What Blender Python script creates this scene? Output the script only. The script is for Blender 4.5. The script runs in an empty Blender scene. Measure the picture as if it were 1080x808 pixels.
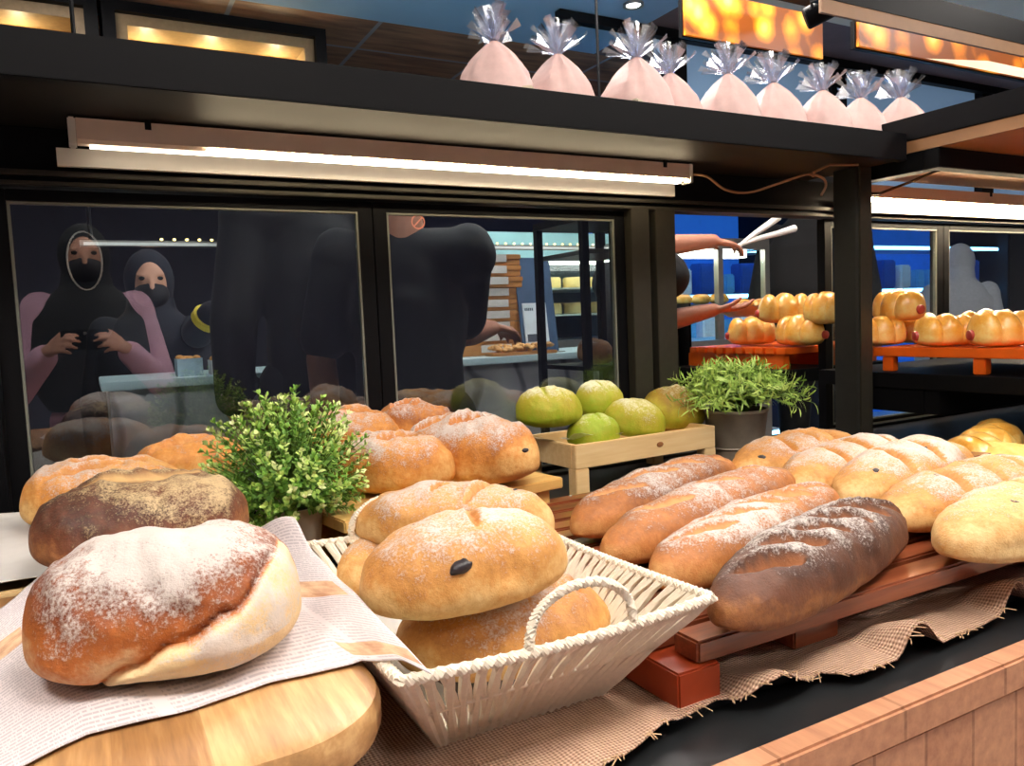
import bpy, bmesh, math, random
from mathutils import Vector, Matrix, noise
R = math.radians
PI = math.pi
random.seed(7)
SC = bpy.context.scene
COL = SC.collection
CT = 0.83                 # counter top above the floor
CAM_Z = 0.37              # camera above the counter top

# ------------------------------------------------------------------ camera, world, exposure
FPX, YAW, PITCH, ROLL = 825.36, R(28.398), R(4.460), R(-2.4097)
_f = Vector((math.sin(YAW)*math.cos(PITCH), math.cos(YAW)*math.cos(PITCH), -math.sin(PITCH)))
_r = Vector((math.cos(YAW), -math.sin(YAW), 0)); _u = _r.cross(_f)
CR = _r*math.cos(ROLL) + _u*math.sin(ROLL)
CU = -_r*math.sin(ROLL) + _u*math.cos(ROLL)
cd = bpy.data.cameras.new('camera'); cam = bpy.data.objects.new('camera', cd); COL.objects.link(cam)
cd.sensor_fit = 'HORIZONTAL'; cd.sensor_width = 36.0; cd.lens = FPX/1080*36.0
cd.clip_start = 0.02; cd.clip_end = 60
cam.matrix_world = Matrix(((CR.x, CU.x, -_f.x, 0), (CR.y, CU.y, -_f.y, 0), (CR.z, CU.z, -_f.z, CT+CAM_Z), (0, 0, 0, 1)))
SC.camera = cam
w = bpy.data.worlds.new('world'); SC.world = w; w.use_nodes = True
w.node_tree.nodes['Background'].inputs[0].default_value = (0.75, 0.82, 1.0, 1)
w.node_tree.nodes['Background'].inputs[1].default_value = 0.05
SC.view_settings.view_transform = 'Standard'; SC.view_settings.look = 'None'
SC.view_settings.gamma = 1.0; SC.view_settings.use_curve_mapping = False
SC.view_settings.exposure = 0.0
SC.cycles.use_denoising = True
SC.cycles.max_bounces = 8; SC.cycles.transparent_max_bounces = 16
SC.cycles.sample_clamp_indirect = 4.0
SC.cycles.caustics_reflective = False; SC.cycles.caustics_refractive = False
CEIL = CT + 1.92
CEIL_LAMPS = [(-0.75, 0.25, 1.0), (0.55, -0.15, 1.0), (1.75, 0.1, 1.0), (3.0, 0.2, 1.0), (0.5, -1.5, .6), (2.3, -1.5, .6), (-1.2, -1.6, .6)]
CEIL_POWER = 40.0
LED_POWER = 6.5
ADDED_STAFF_LAMPS = [(1.1, 2.1, .6), (0.0, 3.6, .3), (1.7, 2.4, .75), (2.25, 1.95, .6), (3.7, 1.25, .6)]

def ray(px, py):
    return CR*((px-540)/FPX) + CU*((404-py)/FPX) + _f
def G(px, py, z):        # point on the level plane z above the counter top
    d = ray(px, py); t = (z-CAM_Z)/d.z
    return Vector((d.x*t, d.y*t, CT+z))
def V(px, py, Y):        # point on the upright plane at depth Y
    d = ray(px, py); t = Y/d.y
    return Vector((d.x*t, Y, CT+CAM_Z+d.z*t))
def S(px, py, X):        # point on the upright plane at X
    d = ray(px, py); t = X/d.x
    return Vector((X, d.y*t, CT+CAM_Z+d.z*t))

# ------------------------------------------------------------------ materials
def lin(c):
    return tuple(((x/255)/12.92 if x/255 <= .04045 else ((x/255+.055)/1.055)**2.4) for x in c)
def nt_new(name):
    m = bpy.data.materials.new(name); m.use_nodes = True
    nt = m.node_tree; b = nt.nodes['Principled BSDF']
    return m, nt, b
def N(nt, t, **kw):
    n = nt.nodes.new(t)
    for k, v in kw.items(): setattr(n, k, v)
    return n
def coords(nt, scale=(1, 1, 1), kind='Object'):
    tc = N(nt, 'ShaderNodeTexCoord'); mp = N(nt, 'ShaderNodeMapping'); mp.inputs['Scale'].default_value = scale
    nt.links.new(tc.outputs[kind], mp.inputs['Vector']); return mp.outputs[0]
def noise_n(nt, vec, scale, detail=4, rough=.6):
    n = N(nt, 'ShaderNodeTexNoise'); n.inputs['Scale'].default_value = scale; n.inputs['Detail'].default_value = detail
    n.inputs['Roughness'].default_value = rough
    nt.links.new(vec, n.inputs['Vector']); return n.outputs['Fac']
def ramp(nt, fac, stops):
    r = N(nt, 'ShaderNodeValToRGB'); e = r.color_ramp.elements
    while len(e) < len(stops): e.new(.5)
    for i, (p, c) in enumerate(stops):
        e[i].position = p; e[i].color = (c[0], c[1], c[2], 1)
    nt.links.new(fac, r.inputs[0]); return r.outputs[0]
def math_n(nt, op, a, b=None, c=None, clamp=False):
    n = N(nt, 'ShaderNodeMath', operation=op); n.use_clamp = clamp
    for i, x in enumerate((a, b, c)):
        if x is None: continue
        if isinstance(x, (int, float)): n.inputs[i].default_value = x
        else: nt.links.new(x, n.inputs[i])
    return n.outputs[0]
def mix_c(nt, fac, a, b):
    n = N(nt, 'ShaderNodeMix', data_type='RGBA')
    for s, x in ((0, fac), (6, a), (7, b)):
        if isinstance(x, (int, float)): n.inputs[s].default_value = x
        elif isinstance(x, tuple): n.inputs[s].default_value = (*x, 1)
        else: nt.links.new(x, n.inputs[s])
    return n.outputs[2]
def bump(nt, b, h, strength, dist=.002):
    n = N(nt, 'ShaderNodeBump'); n.inputs['Strength'].default_value = strength; n.inputs['Distance'].default_value = dist
    nt.links.new(h, n.inputs['Height']); nt.links.new(n.outputs[0], b.inputs['Normal'])
def simple(name, c, rough=.5, metal=0, var=.12, scale=40, bmp=0, coat=0, emit=0, spec=.5):
    m, nt, b = nt_new(name); c = lin(c)
    v = coords(nt); f = noise_n(nt, v, scale)
    lo = tuple(x*(1-var) for x in c); hi = tuple(min(1, x*(1+var)) for x in c)
    nt.links.new(ramp(nt, f, [(.3, lo), (.7, hi)]), b.inputs['Base Color'])
    b.inputs['Roughness'].default_value = rough; b.inputs['Metallic'].default_value = metal
    b.inputs['Coat Weight'].default_value = coat; b.inputs['Specular IOR Level'].default_value = spec
    if bmp: bump(nt, b, f, bmp)
    if emit:
        b.inputs['Emission Color'].default_value = (*c, 1); b.inputs['Emission Strength'].default_value = emit
    return m
def wood(name, stops, axis=0, scale=12, stretch=14, rough=.45, bands=None, bmp=.15, coat=0):
    m, nt, b = nt_new(name)
    sc = [stretch]*3; sc[axis] = 1
    v = coords(nt, tuple(sc)); f = noise_n(nt, v, scale*.1, 6, .65)
    v2 = coords(nt, tuple(x*4 for x in sc)); f2 = noise_n(nt, v2, scale*.2, 3)
    ff = math_n(nt, 'ADD', math_n(nt, 'MULTIPLY', f, .75), math_n(nt, 'MULTIPLY', f2, .25))
    col = ramp(nt, ff, [(p, lin(c)) for p, c in stops])
    if bands:             # glued staves, each with its own tone
        wid, bc, ax = bands
        tc = N(nt, 'ShaderNodeTexCoord'); sp = N(nt, 'ShaderNodeSeparateXYZ'); nt.links.new(tc.outputs['Object'], sp.inputs[0])
        k = math_n(nt, 'FLOOR', math_n(nt, 'DIVIDE', sp.outputs[ax], wid))
        wn = N(nt, 'ShaderNodeTexWhiteNoise', noise_dimensions='1D'); nt.links.new(k, wn.inputs['W'])
        col = mix_c(nt, .42, col, ramp(nt, wn.outputs[0], [(0, lin(bc[0])), (.5, lin(bc[1])), (1, lin(bc[2]))]))
    nt.links.new(col, b.inputs['Base Color'])
    b.inputs['Roughness'].default_value = rough; b.inputs['Coat Weight'].default_value = coat
    if bmp: bump(nt, b, ff, bmp, .001)
    return m
def emitter(name, c, s):
    m, nt, b = nt_new(name); b.inputs['Base Color'].default_value = (.8, .8, .8, 1)
    v = coords(nt); f = noise_n(nt, v, 5)
    b.inputs['Emission Color'].default_value = (*lin(c), 1); b.inputs['Emission Strength'].default_value = s
    return m
def glassy(name, tint, refl=.06, gain=.6, rough=0.0):
    m = bpy.data.materials.new(name); m.use_nodes = True; nt = m.node_tree
    for n in list(nt.nodes): nt.nodes.remove(n)
    out = N(nt, 'ShaderNodeOutputMaterial'); mx = N(nt, 'ShaderNodeMixShader')
    t = N(nt, 'ShaderNodeBsdfTransparent'); t.inputs[0].default_value = (*tint, 1)
    g = N(nt, 'ShaderNodeBsdfGlossy'); g.inputs['Roughness'].default_value = rough; g.inputs[0].default_value = (.95, .97, 1, 1)
    fr = N(nt, 'ShaderNodeFresnel'); ge = N(nt, 'ShaderNodeNewGeometry')
    nt.links.new(math_n(nt, 'MULTIPLY_ADD', ge.outputs['Backfacing'], 1/1.45-1.45, 1.45), fr.inputs[0])
    nt.links.new(math_n(nt, 'ADD', math_n(nt, 'MULTIPLY', fr.outputs[0], gain), refl, clamp=True), mx.inputs[0])
    nt.links.new(t.outputs[0], mx.inputs[1]); nt.links.new(g.outputs[0], mx.inputs[2]); nt.links.new(mx.outputs[0], out.inputs[0])
    return m
def bread_mat(name, pale, mid, dark, slash=(232, 190, 120), flour=(208, 199, 192), rough=.62, coat=0, speck=None):
    m, nt, b = nt_new(name)
    def attr(n):
        a = N(nt, 'ShaderNodeAttribute'); a.attribute_name = n; return a.outputs['Fac']
    v = coords(nt)
    n1 = noise_n(nt, v, 22, 5, .65); n2 = noise_n(nt, v, 130, 4, .7); n3 = noise_n(nt, v, 420, 3, .7)
    bake = math_n(nt, 'ADD', attr('bake'), math_n(nt, 'MULTIPLY', math_n(nt, 'SUBTRACT', n1, .5), 1.15))
    bake = math_n(nt, 'ADD', bake, math_n(nt, 'MULTIPLY', math_n(nt, 'SUBTRACT', n2, .5), .55))
    col = ramp(nt, bake, [(.05, lin(pale)), (.5, lin(mid)), (.95, lin(dark))])
    if speck:
        vo = N(nt, 'ShaderNodeTexVoronoi'); vo.inputs['Scale'].default_value = 150; nt.links.new(v, vo.inputs['Vector'])
        col = mix_c(nt, ramp(nt, vo.outputs['Distance'], [(.12, (1, 1, 1)), (.22, (0, 0, 0))]), col, lin(speck))
    sl = math_n(nt, 'MULTIPLY_ADD', math_n(nt, 'SUBTRACT', n2, .5), .6, attr('slash'))
    col = mix_c(nt, math_n(nt, 'MULTIPLY', sl, .9, clamp=True), col, lin(slash))
    fl = math_n(nt, 'ADD', attr('flour'), math_n(nt, 'MULTIPLY', math_n(nt, 'SUBTRACT', n1, .5), 1.1))
    fl = math_n(nt, 'ADD', fl, math_n(nt, 'MULTIPLY', math_n(nt, 'SUBTRACT', n3, .5), 1.2))
    fl = math_n(nt, 'ADD', fl, math_n(nt, 'MULTIPLY', math_n(nt, 'SUBTRACT', n2, .5), .8))
    fm = ramp(nt, fl, [(.38, (0, 0, 0)), (.8, (.88, .88, .88))])
    col = mix_c(nt, fm, col, lin(flour))
    nt.links.new(col, b.inputs['Base Color'])
    b.inputs['Roughness'].default_value = rough; b.inputs['Coat Weight'].default_value = coat; b.inputs['Coat Roughness'].default_value = .22
    h = math_n(nt, 'ADD', math_n(nt, 'MULTIPLY', n2, .7), math_n(nt, 'MULTIPLY', n3, .3))
    bump(nt, b, h, .55 if not coat else .2, .003)
    return m

M = {}
M['black'] = simple('black_powder_coat', (10, 10, 13), .5, 0, .15, 300, 0, 0, 0, .12)
M['blackshelf'] = simple('dark_shelf_laminate', (30, 27, 25), .6, 0, .12, 8, 0, 0, 0, .2)
M['tan'] = simple('tan_laminate', (150, 110, 74), .5, 0, .1, 10)
M['alu'] = simple('dark_aluminium', (58, 55, 47), .4, .4, .1, 60)
M['trim'] = simple('grey_seal', (120, 122, 112), .4, .2, .1, 60)
M['pane'] = glassy('door_glass', (.84, .90, .92), .075, 1.0)
M['clear'] = glassy('clear_glass', (.9, .97, .97), .02, .8)
M['tubewhite'] = simple('tube_housing', (226, 206, 190), .45, 0, .04, 20)
M['white'] = simple('white_enamel', (232, 230, 222), .4, 0, .04, 20)
M['ledstrip'] = emitter('led_strip_light', (255, 236, 208), LED_POWER)
M['leddot'] = emitter('led_diode', (255, 232, 190), LED_POWER*22)
M['brass'] = simple('cable_sheath', (150, 110, 80), .5)
M['slat'] = wood('red_brown_hardwood', [(.3, (78, 38, 24)), (.5, (128, 66, 40)), (.7, (160, 92, 58))], 0, 10, 16, .28, None, .12, .5)
M['slatred'] = simple('orange_red_stain', (168, 66, 30), .4, 0, .15, 20)
M['acacia'] = wood('acacia', [(.36, (104, 64, 34)), (.5, (172, 124, 74)), (.62, (214, 174, 120))], 1, 14, 12, .4, (.055, ((120, 82, 48), (166, 122, 74), (204, 166, 114)), 0), .1)
M['bamboo'] = wood('bamboo', [(.3, (206, 158, 86)), (.5, (228, 184, 108)), (.7, (240, 204, 134))], 0, 8, 20, .42, (.018, ((206, 160, 90), (230, 188, 112), (240, 206, 140)), 1), .06)
M['pine'] = wood('pine', [(.3, (212, 172, 116)), (.5, (228, 194, 140)), (.7, (238, 212, 164))], 0, 8, 14, .5, None, .08)
M['orange'] = simple('orange_lacquer', (228, 96, 20), .35, 0, .12, 12, 0, .3)
M['rope'] = simple('white_paper_rope', (232, 222, 202), .75, 0, .06, 160, .4)
M['zinc'] = simple('aged_zinc', (136, 126, 112), .55, 0, .15, 25, .1)
M['pot'] = simple('beige_ceramic', (196, 180, 158), .45, 0, .06, 30)
M['soil'] = simple('dark_soil', (50, 38, 28), .9, 0, .3, 200, .5)
M['raisin'] = simple('dark_fruit', (38, 32, 38), .35, 0, .2, 200, .4)
M['sausage'] = simple('red_sausage', (176, 66, 58), .3, 0, .12, 60, .1, .3)
M['tile'] = simple('marble_white', (196, 198, 204), .3, 0, .1, 3)
M['skin'] = simple('skin', (196, 142, 116), .55, 0, .06, 30)
M['skindark'] = simple('skin_tan', (168, 112, 88), .55, 0, .06, 30)
M['blackcloth'] = simple('black_cloth', (11, 11, 14), .85, 0, .2, 120, .2)
M['navycloth'] = simple('navy_cloth', (18, 18, 32), .85, 0, .2, 120, .2)
M['pinkcloth'] = simple('dusty_pink_cloth', (240, 190, 214), .85, 0, .08, 60, .2)
M['maskcloth'] = simple('black_mask', (24, 18, 22), .8)
M['greycloth'] = simple('grey_cloth', (176, 174, 182), .8, 0, .1, 60, .2)
M['yellow'] = simple('yellow_band', (232, 200, 30), .5)
M['phone'] = simple('phone_black', (20, 20, 24), .2, 0, .1, 40)
M['kraft'] = simple('kraft_card', (184, 124, 66), .75, 0, .08, 30)
M['paperwhite'] = simple('white_paper', (208, 204, 200), .8, 0, .03, 30)
M['steel'] = simple('brushed_steel', (170, 168, 164), .3, .85, .08, 30)
M['plasticwhite'] = simple('white_plastic', (238, 236, 232), .35, 0, .03, 20)
M['eye'] = simple('dark_eye', (24, 18, 16), .2)
B = {}
B['white'] = bread_mat('floured_white_crust', (226, 198, 150), (184, 104, 42), (116, 52, 20))
B['dark'] = bread_mat('dark_rye_crust', (196, 136, 80), (118, 66, 40), (52, 28, 24), (206, 168, 112), (206, 178, 134))
B['bag'] = bread_mat('golden_stick_crust', (214, 164, 100), (184, 116, 58), (112, 60, 28), (206, 150, 92))
B['baged'] = bread_mat('brown_stick_crust', (170, 112, 60), (104, 62, 40), (58, 34, 26), (168, 104, 58))
B['raisin'] = bread_mat('soft_pale_crust', (232, 200, 140), (206, 148, 78), (150, 88, 36), (184, 112, 46))
B['warm'] = bread_mat('rustic_yellow_crust', (232, 192, 124), (208, 138, 62), (142, 72, 26), (176, 100, 38))
B['green'] = bread_mat('green_tea_crust', (150, 172, 28), (176, 164, 40), (146, 112, 28), (190, 190, 80), (226, 226, 196))
B['glaze'] = bread_mat('glazed_golden_crust', (252, 222, 140), (240, 172, 60), (204, 112, 22), (250, 214, 128), rough=.4, coat=.8)
B['brown'] = bread_mat('brown_bun_crust', (190, 140, 90), (150, 98, 56), (96, 58, 32))

# ------------------------------------------------------------------ mesh helpers
class MB:
    def __init__(s): s.v = []; s.f = []
    def add(s, vs, fs):
        o = len(s.v); s.v += [tuple(v) for v in vs]; s.f += [tuple(i+o for i in f) for f in fs]
    def box(s, a, b):
        (x0, y0, z0), (x1, y1, z1) = a, b
        s.add([(x0, y0, z0), (x1, y0, z0), (x1, y1, z0), (x0, y1, z0), (x0, y0, z1), (x1, y0, z1), (x1, y1, z1), (x0, y1, z1)],
              [(0, 3, 2, 1), (4, 5, 6, 7), (0, 1, 5, 4), (1, 2, 6, 5), (2, 3, 7, 6), (3, 0, 4, 7)])
    def tube(s, pts, r, n=8, caps=True):
        pts = [Vector(p) for p in pts]; rs = r if isinstance(r, (list, tuple)) else [r]*len(pts)
        rings = []; up = Vector((0, 0, 1)); prev = None
        for i, p in enumerate(pts):
            t = (pts[min(i+1, len(pts)-1)]-pts[max(i-1, 0)])
            t = t.normalized() if t.length > 1e-9 else Vector((0, 0, 1))
            if prev is None:
                a = t.cross(up)
                if a.length < .05: a = t.cross(Vector((1, 0, 0)))
            else: a = prev - t*prev.dot(t)
            a.normalize(); prev = a; b = t.cross(a)
            rings.append([p + (a*math.cos(2*PI*k/n)+b*math.sin(2*PI*k/n))*rs[i] for k in range(n)])
        vs = [v for q in rings for v in q]; fs = []
        for i in range(len(pts)-1):
            for k in range(n):
                fs.append((i*n+k, i*n+(k+1) % n, (i+1)*n+(k+1) % n, (i+1)*n+k))
        if caps:
            fs.append(tuple(range(n-1, -1, -1))); fs.append(tuple((len(pts)-1)*n+k for k in range(n)))
        s.add(vs, fs)
    def lathe(s, prof, n=40, c=(0, 0, 0)):
        vs = []; fs = []
        for (r, z) in prof:
            for k in range(n): vs.append((c[0]+r*math.cos(2*PI*k/n), c[1]+r*math.sin(2*PI*k/n), c[2]+z))
        for i in range(len(prof)-1):
            for k in range(n): fs.append((i*n+k, i*n+(k+1) % n, (i+1)*n+(k+1) % n, (i+1)*n+k))
        fs.append(tuple(range(n-1, -1, -1))); fs.append(tuple((len(prof)-1)*n+k for k in range(n)))
        s.add(vs, fs)
    def ell(s, c, r, nu=16, nv=10, rot=None):
        vs = []; fs = []; c = Vector(c)
        for i in range(nv+1):
            a = PI*i/nv
            for k in range(nu):
                q = Vector((r[0]*math.sin(a)*math.cos(2*PI*k/nu), r[1]*math.sin(a)*math.sin(2*PI*k/nu), r[2]*math.cos(a)))
                if rot: q = rot @ q
                vs.append(c+q)
        for i in range(nv):
            for k in range(nu): fs.append((i*nu+k, (i+1)*nu+k, (i+1)*nu+(k+1) % nu, i*nu+(k+1) % nu))
        s.add(vs, fs)
    def grid(s, fn, nu, nv):
        vs = [fn(i/nu, j/nv) for j in range(nv+1) for i in range(nu+1)]
        s.add(vs, [(j*(nu+1)+i, j*(nu+1)+i+1, (j+1)*(nu+1)+i+1, (j+1)*(nu+1)+i) for j in range(nv) for i in range(nu)])
    def build(s, name, m, parent=None, smooth=True, bevel=0, solid=0, attrs=None, loc=None):
        me = bpy.data.meshes.new(name); me.from_pydata(s.v, [], s.f); me.validate(); me.update()
        o = bpy.data.objects.new(name, me); COL.objects.link(o)
        if m: me.materials.append(m)
        if attrs:
            for k, vals in attrs.items():
                a = me.attributes.new(k, 'FLOAT', 'POINT'); a.data.foreach_set('value', vals)
        if bevel or not smooth:
            bm = bmesh.new(); bm.from_mesh(me)
            bmesh.ops.recalc_face_normals(bm, faces=bm.faces)
            if bevel: bmesh.ops.bevel(bm, geom=bm.edges[:], offset=bevel, segments=2, affect='EDGES', clamp_overlap=True)
            bm.to_mesh(me); bm.free()
        if smooth:
            me.polygons.foreach_set('use_smooth', [True]*len(me.polygons))
            try: me.set_sharp_from_angle(angle=R(38))
            except Exception: pass
        if solid:
            md = o.modifiers.new('thickness', 'SOLIDIFY'); md.thickness = solid
        if parent: o.parent = parent
        if loc: o.location = loc
        return o
def box_obj(name, m, a, b, parent=None, bevel=.002):
    q = MB(); q.box(a, b); return q.build(name, m, parent, smooth=bool(bevel), bevel=bevel)
def thing(name, label, cat, loc=(0, 0, 0), rz=0, group=None):
    o = bpy.data.objects.new(name, None); COL.objects.link(o); o.location = loc; o.rotation_euler = (0, 0, rz)
    return tag(o, label, cat, group)
def tag(o, label, cat, group=None, kind=None):
    o['label'] = label; o['category'] = cat
    if group: o['group'] = group
    if kind: o['kind'] = kind
    return o
def struct(o):
    o['kind'] = 'structure'; return o
def copy_tree(o, loc=None, rot=None, label=None, parent=None):
    c = o.copy(); COL.objects.link(c)
    if parent: c.parent = parent
    if loc is not None: c.location = loc
    if rot is not None: c.rotation_euler = rot
    if label: c['label'] = label
    for ch in list(o.children): copy_tree(ch, parent=c)
    return c
def fbm(p, s, o=3): return noise.fractal(Vector(p)*s, 1.0, 2.0, o, noise_basis='PERLIN_ORIGINAL')
def ss(a, b, x):
    t = max(0, min(1, (x-a)/(b-a))); return t*t*(3-2*t)

# ------------------------------------------------------------------ the room
XL, XR, YB, YF = -3.2, 8.0, -3.0, 7.2
def slab(name, m, a, b): return struct(box_obj(name, m, a, b, bevel=0))
mfloor = simple('grey_floor_tile', (196, 190, 184), .4, 0, .12, 3)
slab('floor', mfloor, (XL, YB, -.1), (XR, YF, 0))
mcw = simple('painted_ceiling', (150, 190, 232), .7, 0, .03, 4)
slab('ceiling', simple('warm_white_ceiling', (225, 218, 208), .8, 0, .03, 4), (XL, YB, CEIL), (XR, 3.0, CEIL+.1))
slab('ceiling_band', mcw, (XL, 3.0, CEIL), (2.75, 3.9, CEIL+.1))
slab('ceiling_dark_bay', simple('mauve_ceiling', (112, 92, 96), .6, 0, .15, 5), (2.75, 3.0, CEIL), (XR, 3.9, CEIL+.1))
def tile_mat():
    m, nt, b = nt_new('wood_grain_ceiling_tile')
    tc = N(nt, 'ShaderNodeTexCoord'); br = N(nt, 'ShaderNodeTexBrick'); br.offset = 0
    nt.links.new(tc.outputs['Object'], br.inputs['Vector'])
    br.inputs['Scale'].default_value = 1; br.inputs['Brick Width'].default_value = .72; br.inputs['Row Height'].default_value = .72
    br.inputs['Mortar Size'].default_value = .012; br.inputs['Mortar'].default_value = (*lin((150, 150, 165)), 1)
    f = noise_n(nt, coords(nt, (1, 6, 1)), 2.5, 5)
    c = ramp(nt, f, [(.35, lin((112, 78, 64))), (.7, lin((176, 128, 100)))])
    nt.links.new(c, br.inputs['Color1']); nt.links.new(c, br.inputs['Color2'])
    nt.links.new(br.outputs['Color'], b.inputs['Base Color']); b.inputs['Roughness'].default_value = .6
    return m
slab('ceiling_wood_tiles', tile_mat(), (XL, 3.9, CEIL), (XR, YF, CEIL+.1))
mdark = simple('charcoal_wall', (40, 40, 50), .7, 0, .1, 3)
slab('wall_back', mdark, (XL, YF, 0), (XR, YF+.1, CEIL))
slab('wall_left', simple('grey_wall', (120, 118, 120), .8, 0, .05, 3), (XL-.1, YB, 0), (XL, YF, CEIL))
slab('wall_right', simple('grey_wall_paint', (96, 92, 92), .8, 0, .05, 3), (XR, YB, 0), (XR+.1, YF, CEIL))
slab('wall_front', simple('dusky_wall', (58, 58, 76), .8, 0, .05, 3), (XL, YB-.1, 0), (XR, YB, CEIL))
# pale partition panels between dark posts; own glow added to brighten the area
q = MB(); q.box((2.9, 3.5, CT+1.05), (XR, 3.54, CEIL)); struct(q.build('wall_partition', simple('glowing_pale_blue_panel', (140, 176, 214), .5, 0, .05, 2, 0, 0, .25), None, False))
for i, x in enumerate((2.98, 4.3, 5.9)):
    slab('trim_%d' % (i+1), M['black'], (x-.07, 3.44, CT+1.05), (x+.07, 3.5, CEIL-.001))
slab('trim_4', M['black'], (2.2, 3.40, CEIL-.05), (XR, 3.45, CEIL-.001))
# ceiling light panels over the customers
mpanel = emitter('ceiling_panel_light', (255, 247, 238), CEIL_POWER)
mpanel2 = emitter('ceiling_panel_light_soft', (255, 244, 232), CEIL_POWER*.6)
def ceiling_light(x, y, s, label):
    t = thing('ceiling_light', label, 'light', (x, y, CEIL-.03), 0, 'square ceiling lights over the customers')
    q = MB(); a = .25*s+.02
    for (x0, y0, x1, y1) in ((-a, -a, a, -a+.02), (-a, a-.02, a, a), (-a, -a+.02, -a+.02, a-.02), (a-.02, -a+.02, a, a-.02)): q.box((x0, y0, 0), (x1, y1, .03))
    q.build('frame', M['white'], t, False)
    box_obj('diffuser', mpanel, (-a+.021, -a+.021, .008), (a-.021, a-.021, .029), t, 0)
for x, y, s in CEIL_LAMPS: ceiling_light(x, y, s, 'square white ceiling light panel above the customer aisle')
mstaff = emitter('added_staff_light', (255, 246, 238), CEIL_POWER*1.8)
for x, y, s in ADDED_STAFF_LAMPS:  # added lamps kept out of view, put in to brighten the staff side
    t = thing('ceiling_light', 'added square light panel above the staff aisle, brightening the staff side', 'light', (x, y, CEIL-.03), 0, 'added lights over the staff')
    box_obj('diffuser', mstaff, (-.25*s, -.25*s, .008), (.25*s, .25*s, .029), t, 0)
    box_obj('frame', M['white'], (-.25*s-.02, -.25*s-.02, .018), (.25*s+.02, .25*s+.02, .0295), t, 0)
# added lamp bar out of view, put in to brighten the pale ceiling
t = thing('added_uplighter', 'added long black lamp bar, unseen, brightening the pale blue ceiling', 'light', (-1.2, 2.14, CEIL-.34))
q = MB(); q.box((0, 0, 0), (3.9, .12, .03)); q.build('housing', M['black'], t, False)
box_obj('diffuser', emitter('added_uplighter_glow', (226, 238, 255), 26), (.03, .02, .0305), (3.87, .10, .036), t, 0)
for x in (.3, 1.95, 3.6):
    q = MB(); q.tube([(x, .01, .03), (x, .01, .339)], .004, 6); q.build('hanger', M['black'], t)
mdl = emitter('downlight_glow', (255, 250, 240), 14)
for (px, py, pl) in ((607, 18, 3.49), (668, 4, 3.2), (768, 48, 3.49), (898, 72, 3.49)):
    if pl < 3.3:
        p = G(px, py, 1.92); t = thing('downlight', 'round recessed downlight in the mauve ceiling bay', 'light', (p.x, p.y, CEIL)); rot = (0, 0, 0)
    else:
        p = V(px, py, pl); rot = (PI/2, 0, 0)
        t = thing('downlight', {607: 'round spotlight on the first pale blue panel behind the wrapped loaves', 768: 'round spotlight on the middle pale blue panel behind the wrapped loaves', 898: 'round spotlight on the pale blue panel nearest the bread reflection'}[px], 'light', (p.x, pl, p.z)); t.rotation_euler = (PI/2, 0, 0)
    q = MB(); q.lathe([(.035, -.012), (.05, -.014), (.055, -.004), (.055, 0)], 24); 
    rg = MB(); rg.lathe([(.052, -.001), (.052, -.012), (.04, -.012), (.034, -.004)], 24); rg.build('bezel', M['steel'], t)
    em = MB(); em.lathe([(.033, -.004), (.033, -.008)], 20); em.build('lamp_glass', mdl, t)
    for c in t.children: c.scale = (1, 1, 1) if pl < 3.3 else (1, 1, -1) if False else (1, 1, 1)
    if pl > 3.3: t.rotation_euler = (-PI/2, 0, 0)

# two framed timber display boxes with little spotlights, high beyond the shelf
mboxw = wood('warm_box_timber', [(.3, (150, 100, 48)), (.5, (206, 158, 92)), (.7, (230, 190, 126))], 0, 8, 8, .5)
mgreen = simple('sprig_leaf', (110, 170, 50), .6, 0, .3, 60)
mspot = emitter('box_spot_light', (255, 236, 190), 190)
def wall_box(x0, x1, z0, z1, Y, label, spots):
    t = thing('display_box', label, 'display box', ((x0+x1)/2, Y, z0), 0, 'framed timber boxes above the staff side')
    w2 = (x1-x0)/2; h = z1-z0
    q = MB(); b = .055
    q.box((-w2, -.1, 0), (-w2+b, .2, h)); q.box((w2-b, -.1, 0), (w2, .2, h)); q.box((-w2+b, -.1, h-b), (w2-b, .2, h)); q.box((-w2+b, -.1, 0), (w2-b, .2, .03))
    q.build('frame', M['black'], t, False)
    q = MB(); c = b+.05
    q.box((-w2+b, -.06, .03), (-w2+c, .16, h-b)); q.box((w2-c, -.06, .03), (w2-b, .16, h-b)); q.box((-w2+c, -.06, h-c), (w2-c, .16, h-b))
    q.build('inner_frame', simple('box_inner_trim', (158, 132, 96), .5), t, False)
    box_obj('back_panel', mboxw, (-w2+c, .12, .03), (w2-c, .17, h-c), t, 0)
    for sx in spots:
        s = MB(); s.ell((sx, .09, h-c-.085), (.016, .016, .016), 10, 6); s.build('spot_bulb', mspot, t)
        s = MB(); random.seed(int(sx*100)+5)
        for k in range(26):
            a = random.uniform(0, 2*PI); L = random.uniform(.03, .09); p = Vector((sx-.02+random.uniform(-.05, .05), .07, h-c-.20+random.uniform(-.03, .03)))
            d = Vector((math.cos(a), -.3, abs(math.sin(a)))).normalized()*L; n = Vector((-.3*d.z, 0, .3*d.x))
            s.add([p, p+d*.5+n, p+d, p+d*.5-n], [(0, 1, 2, 3)])
        s.build('plant_sprig', mgreen, t, False)
YBOX = 4.2
a = V(113, 8, YBOX); b_ = V(338, 38, YBOX); c_ = V(101, 5, YBOX)
wall_box(a.x-.03, b_.x, a.z-.62, a.z+.015, YBOX, 'long black-framed timber display box with three tiny spotlights', (-.32, -.02, .3))
wall_box(c_.x-1.2, c_.x-.0, a.z-.62, a.z+.015, YBOX, 'black-framed timber display box cut by the photo edge, one bright spotlight', (.28,))

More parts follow.
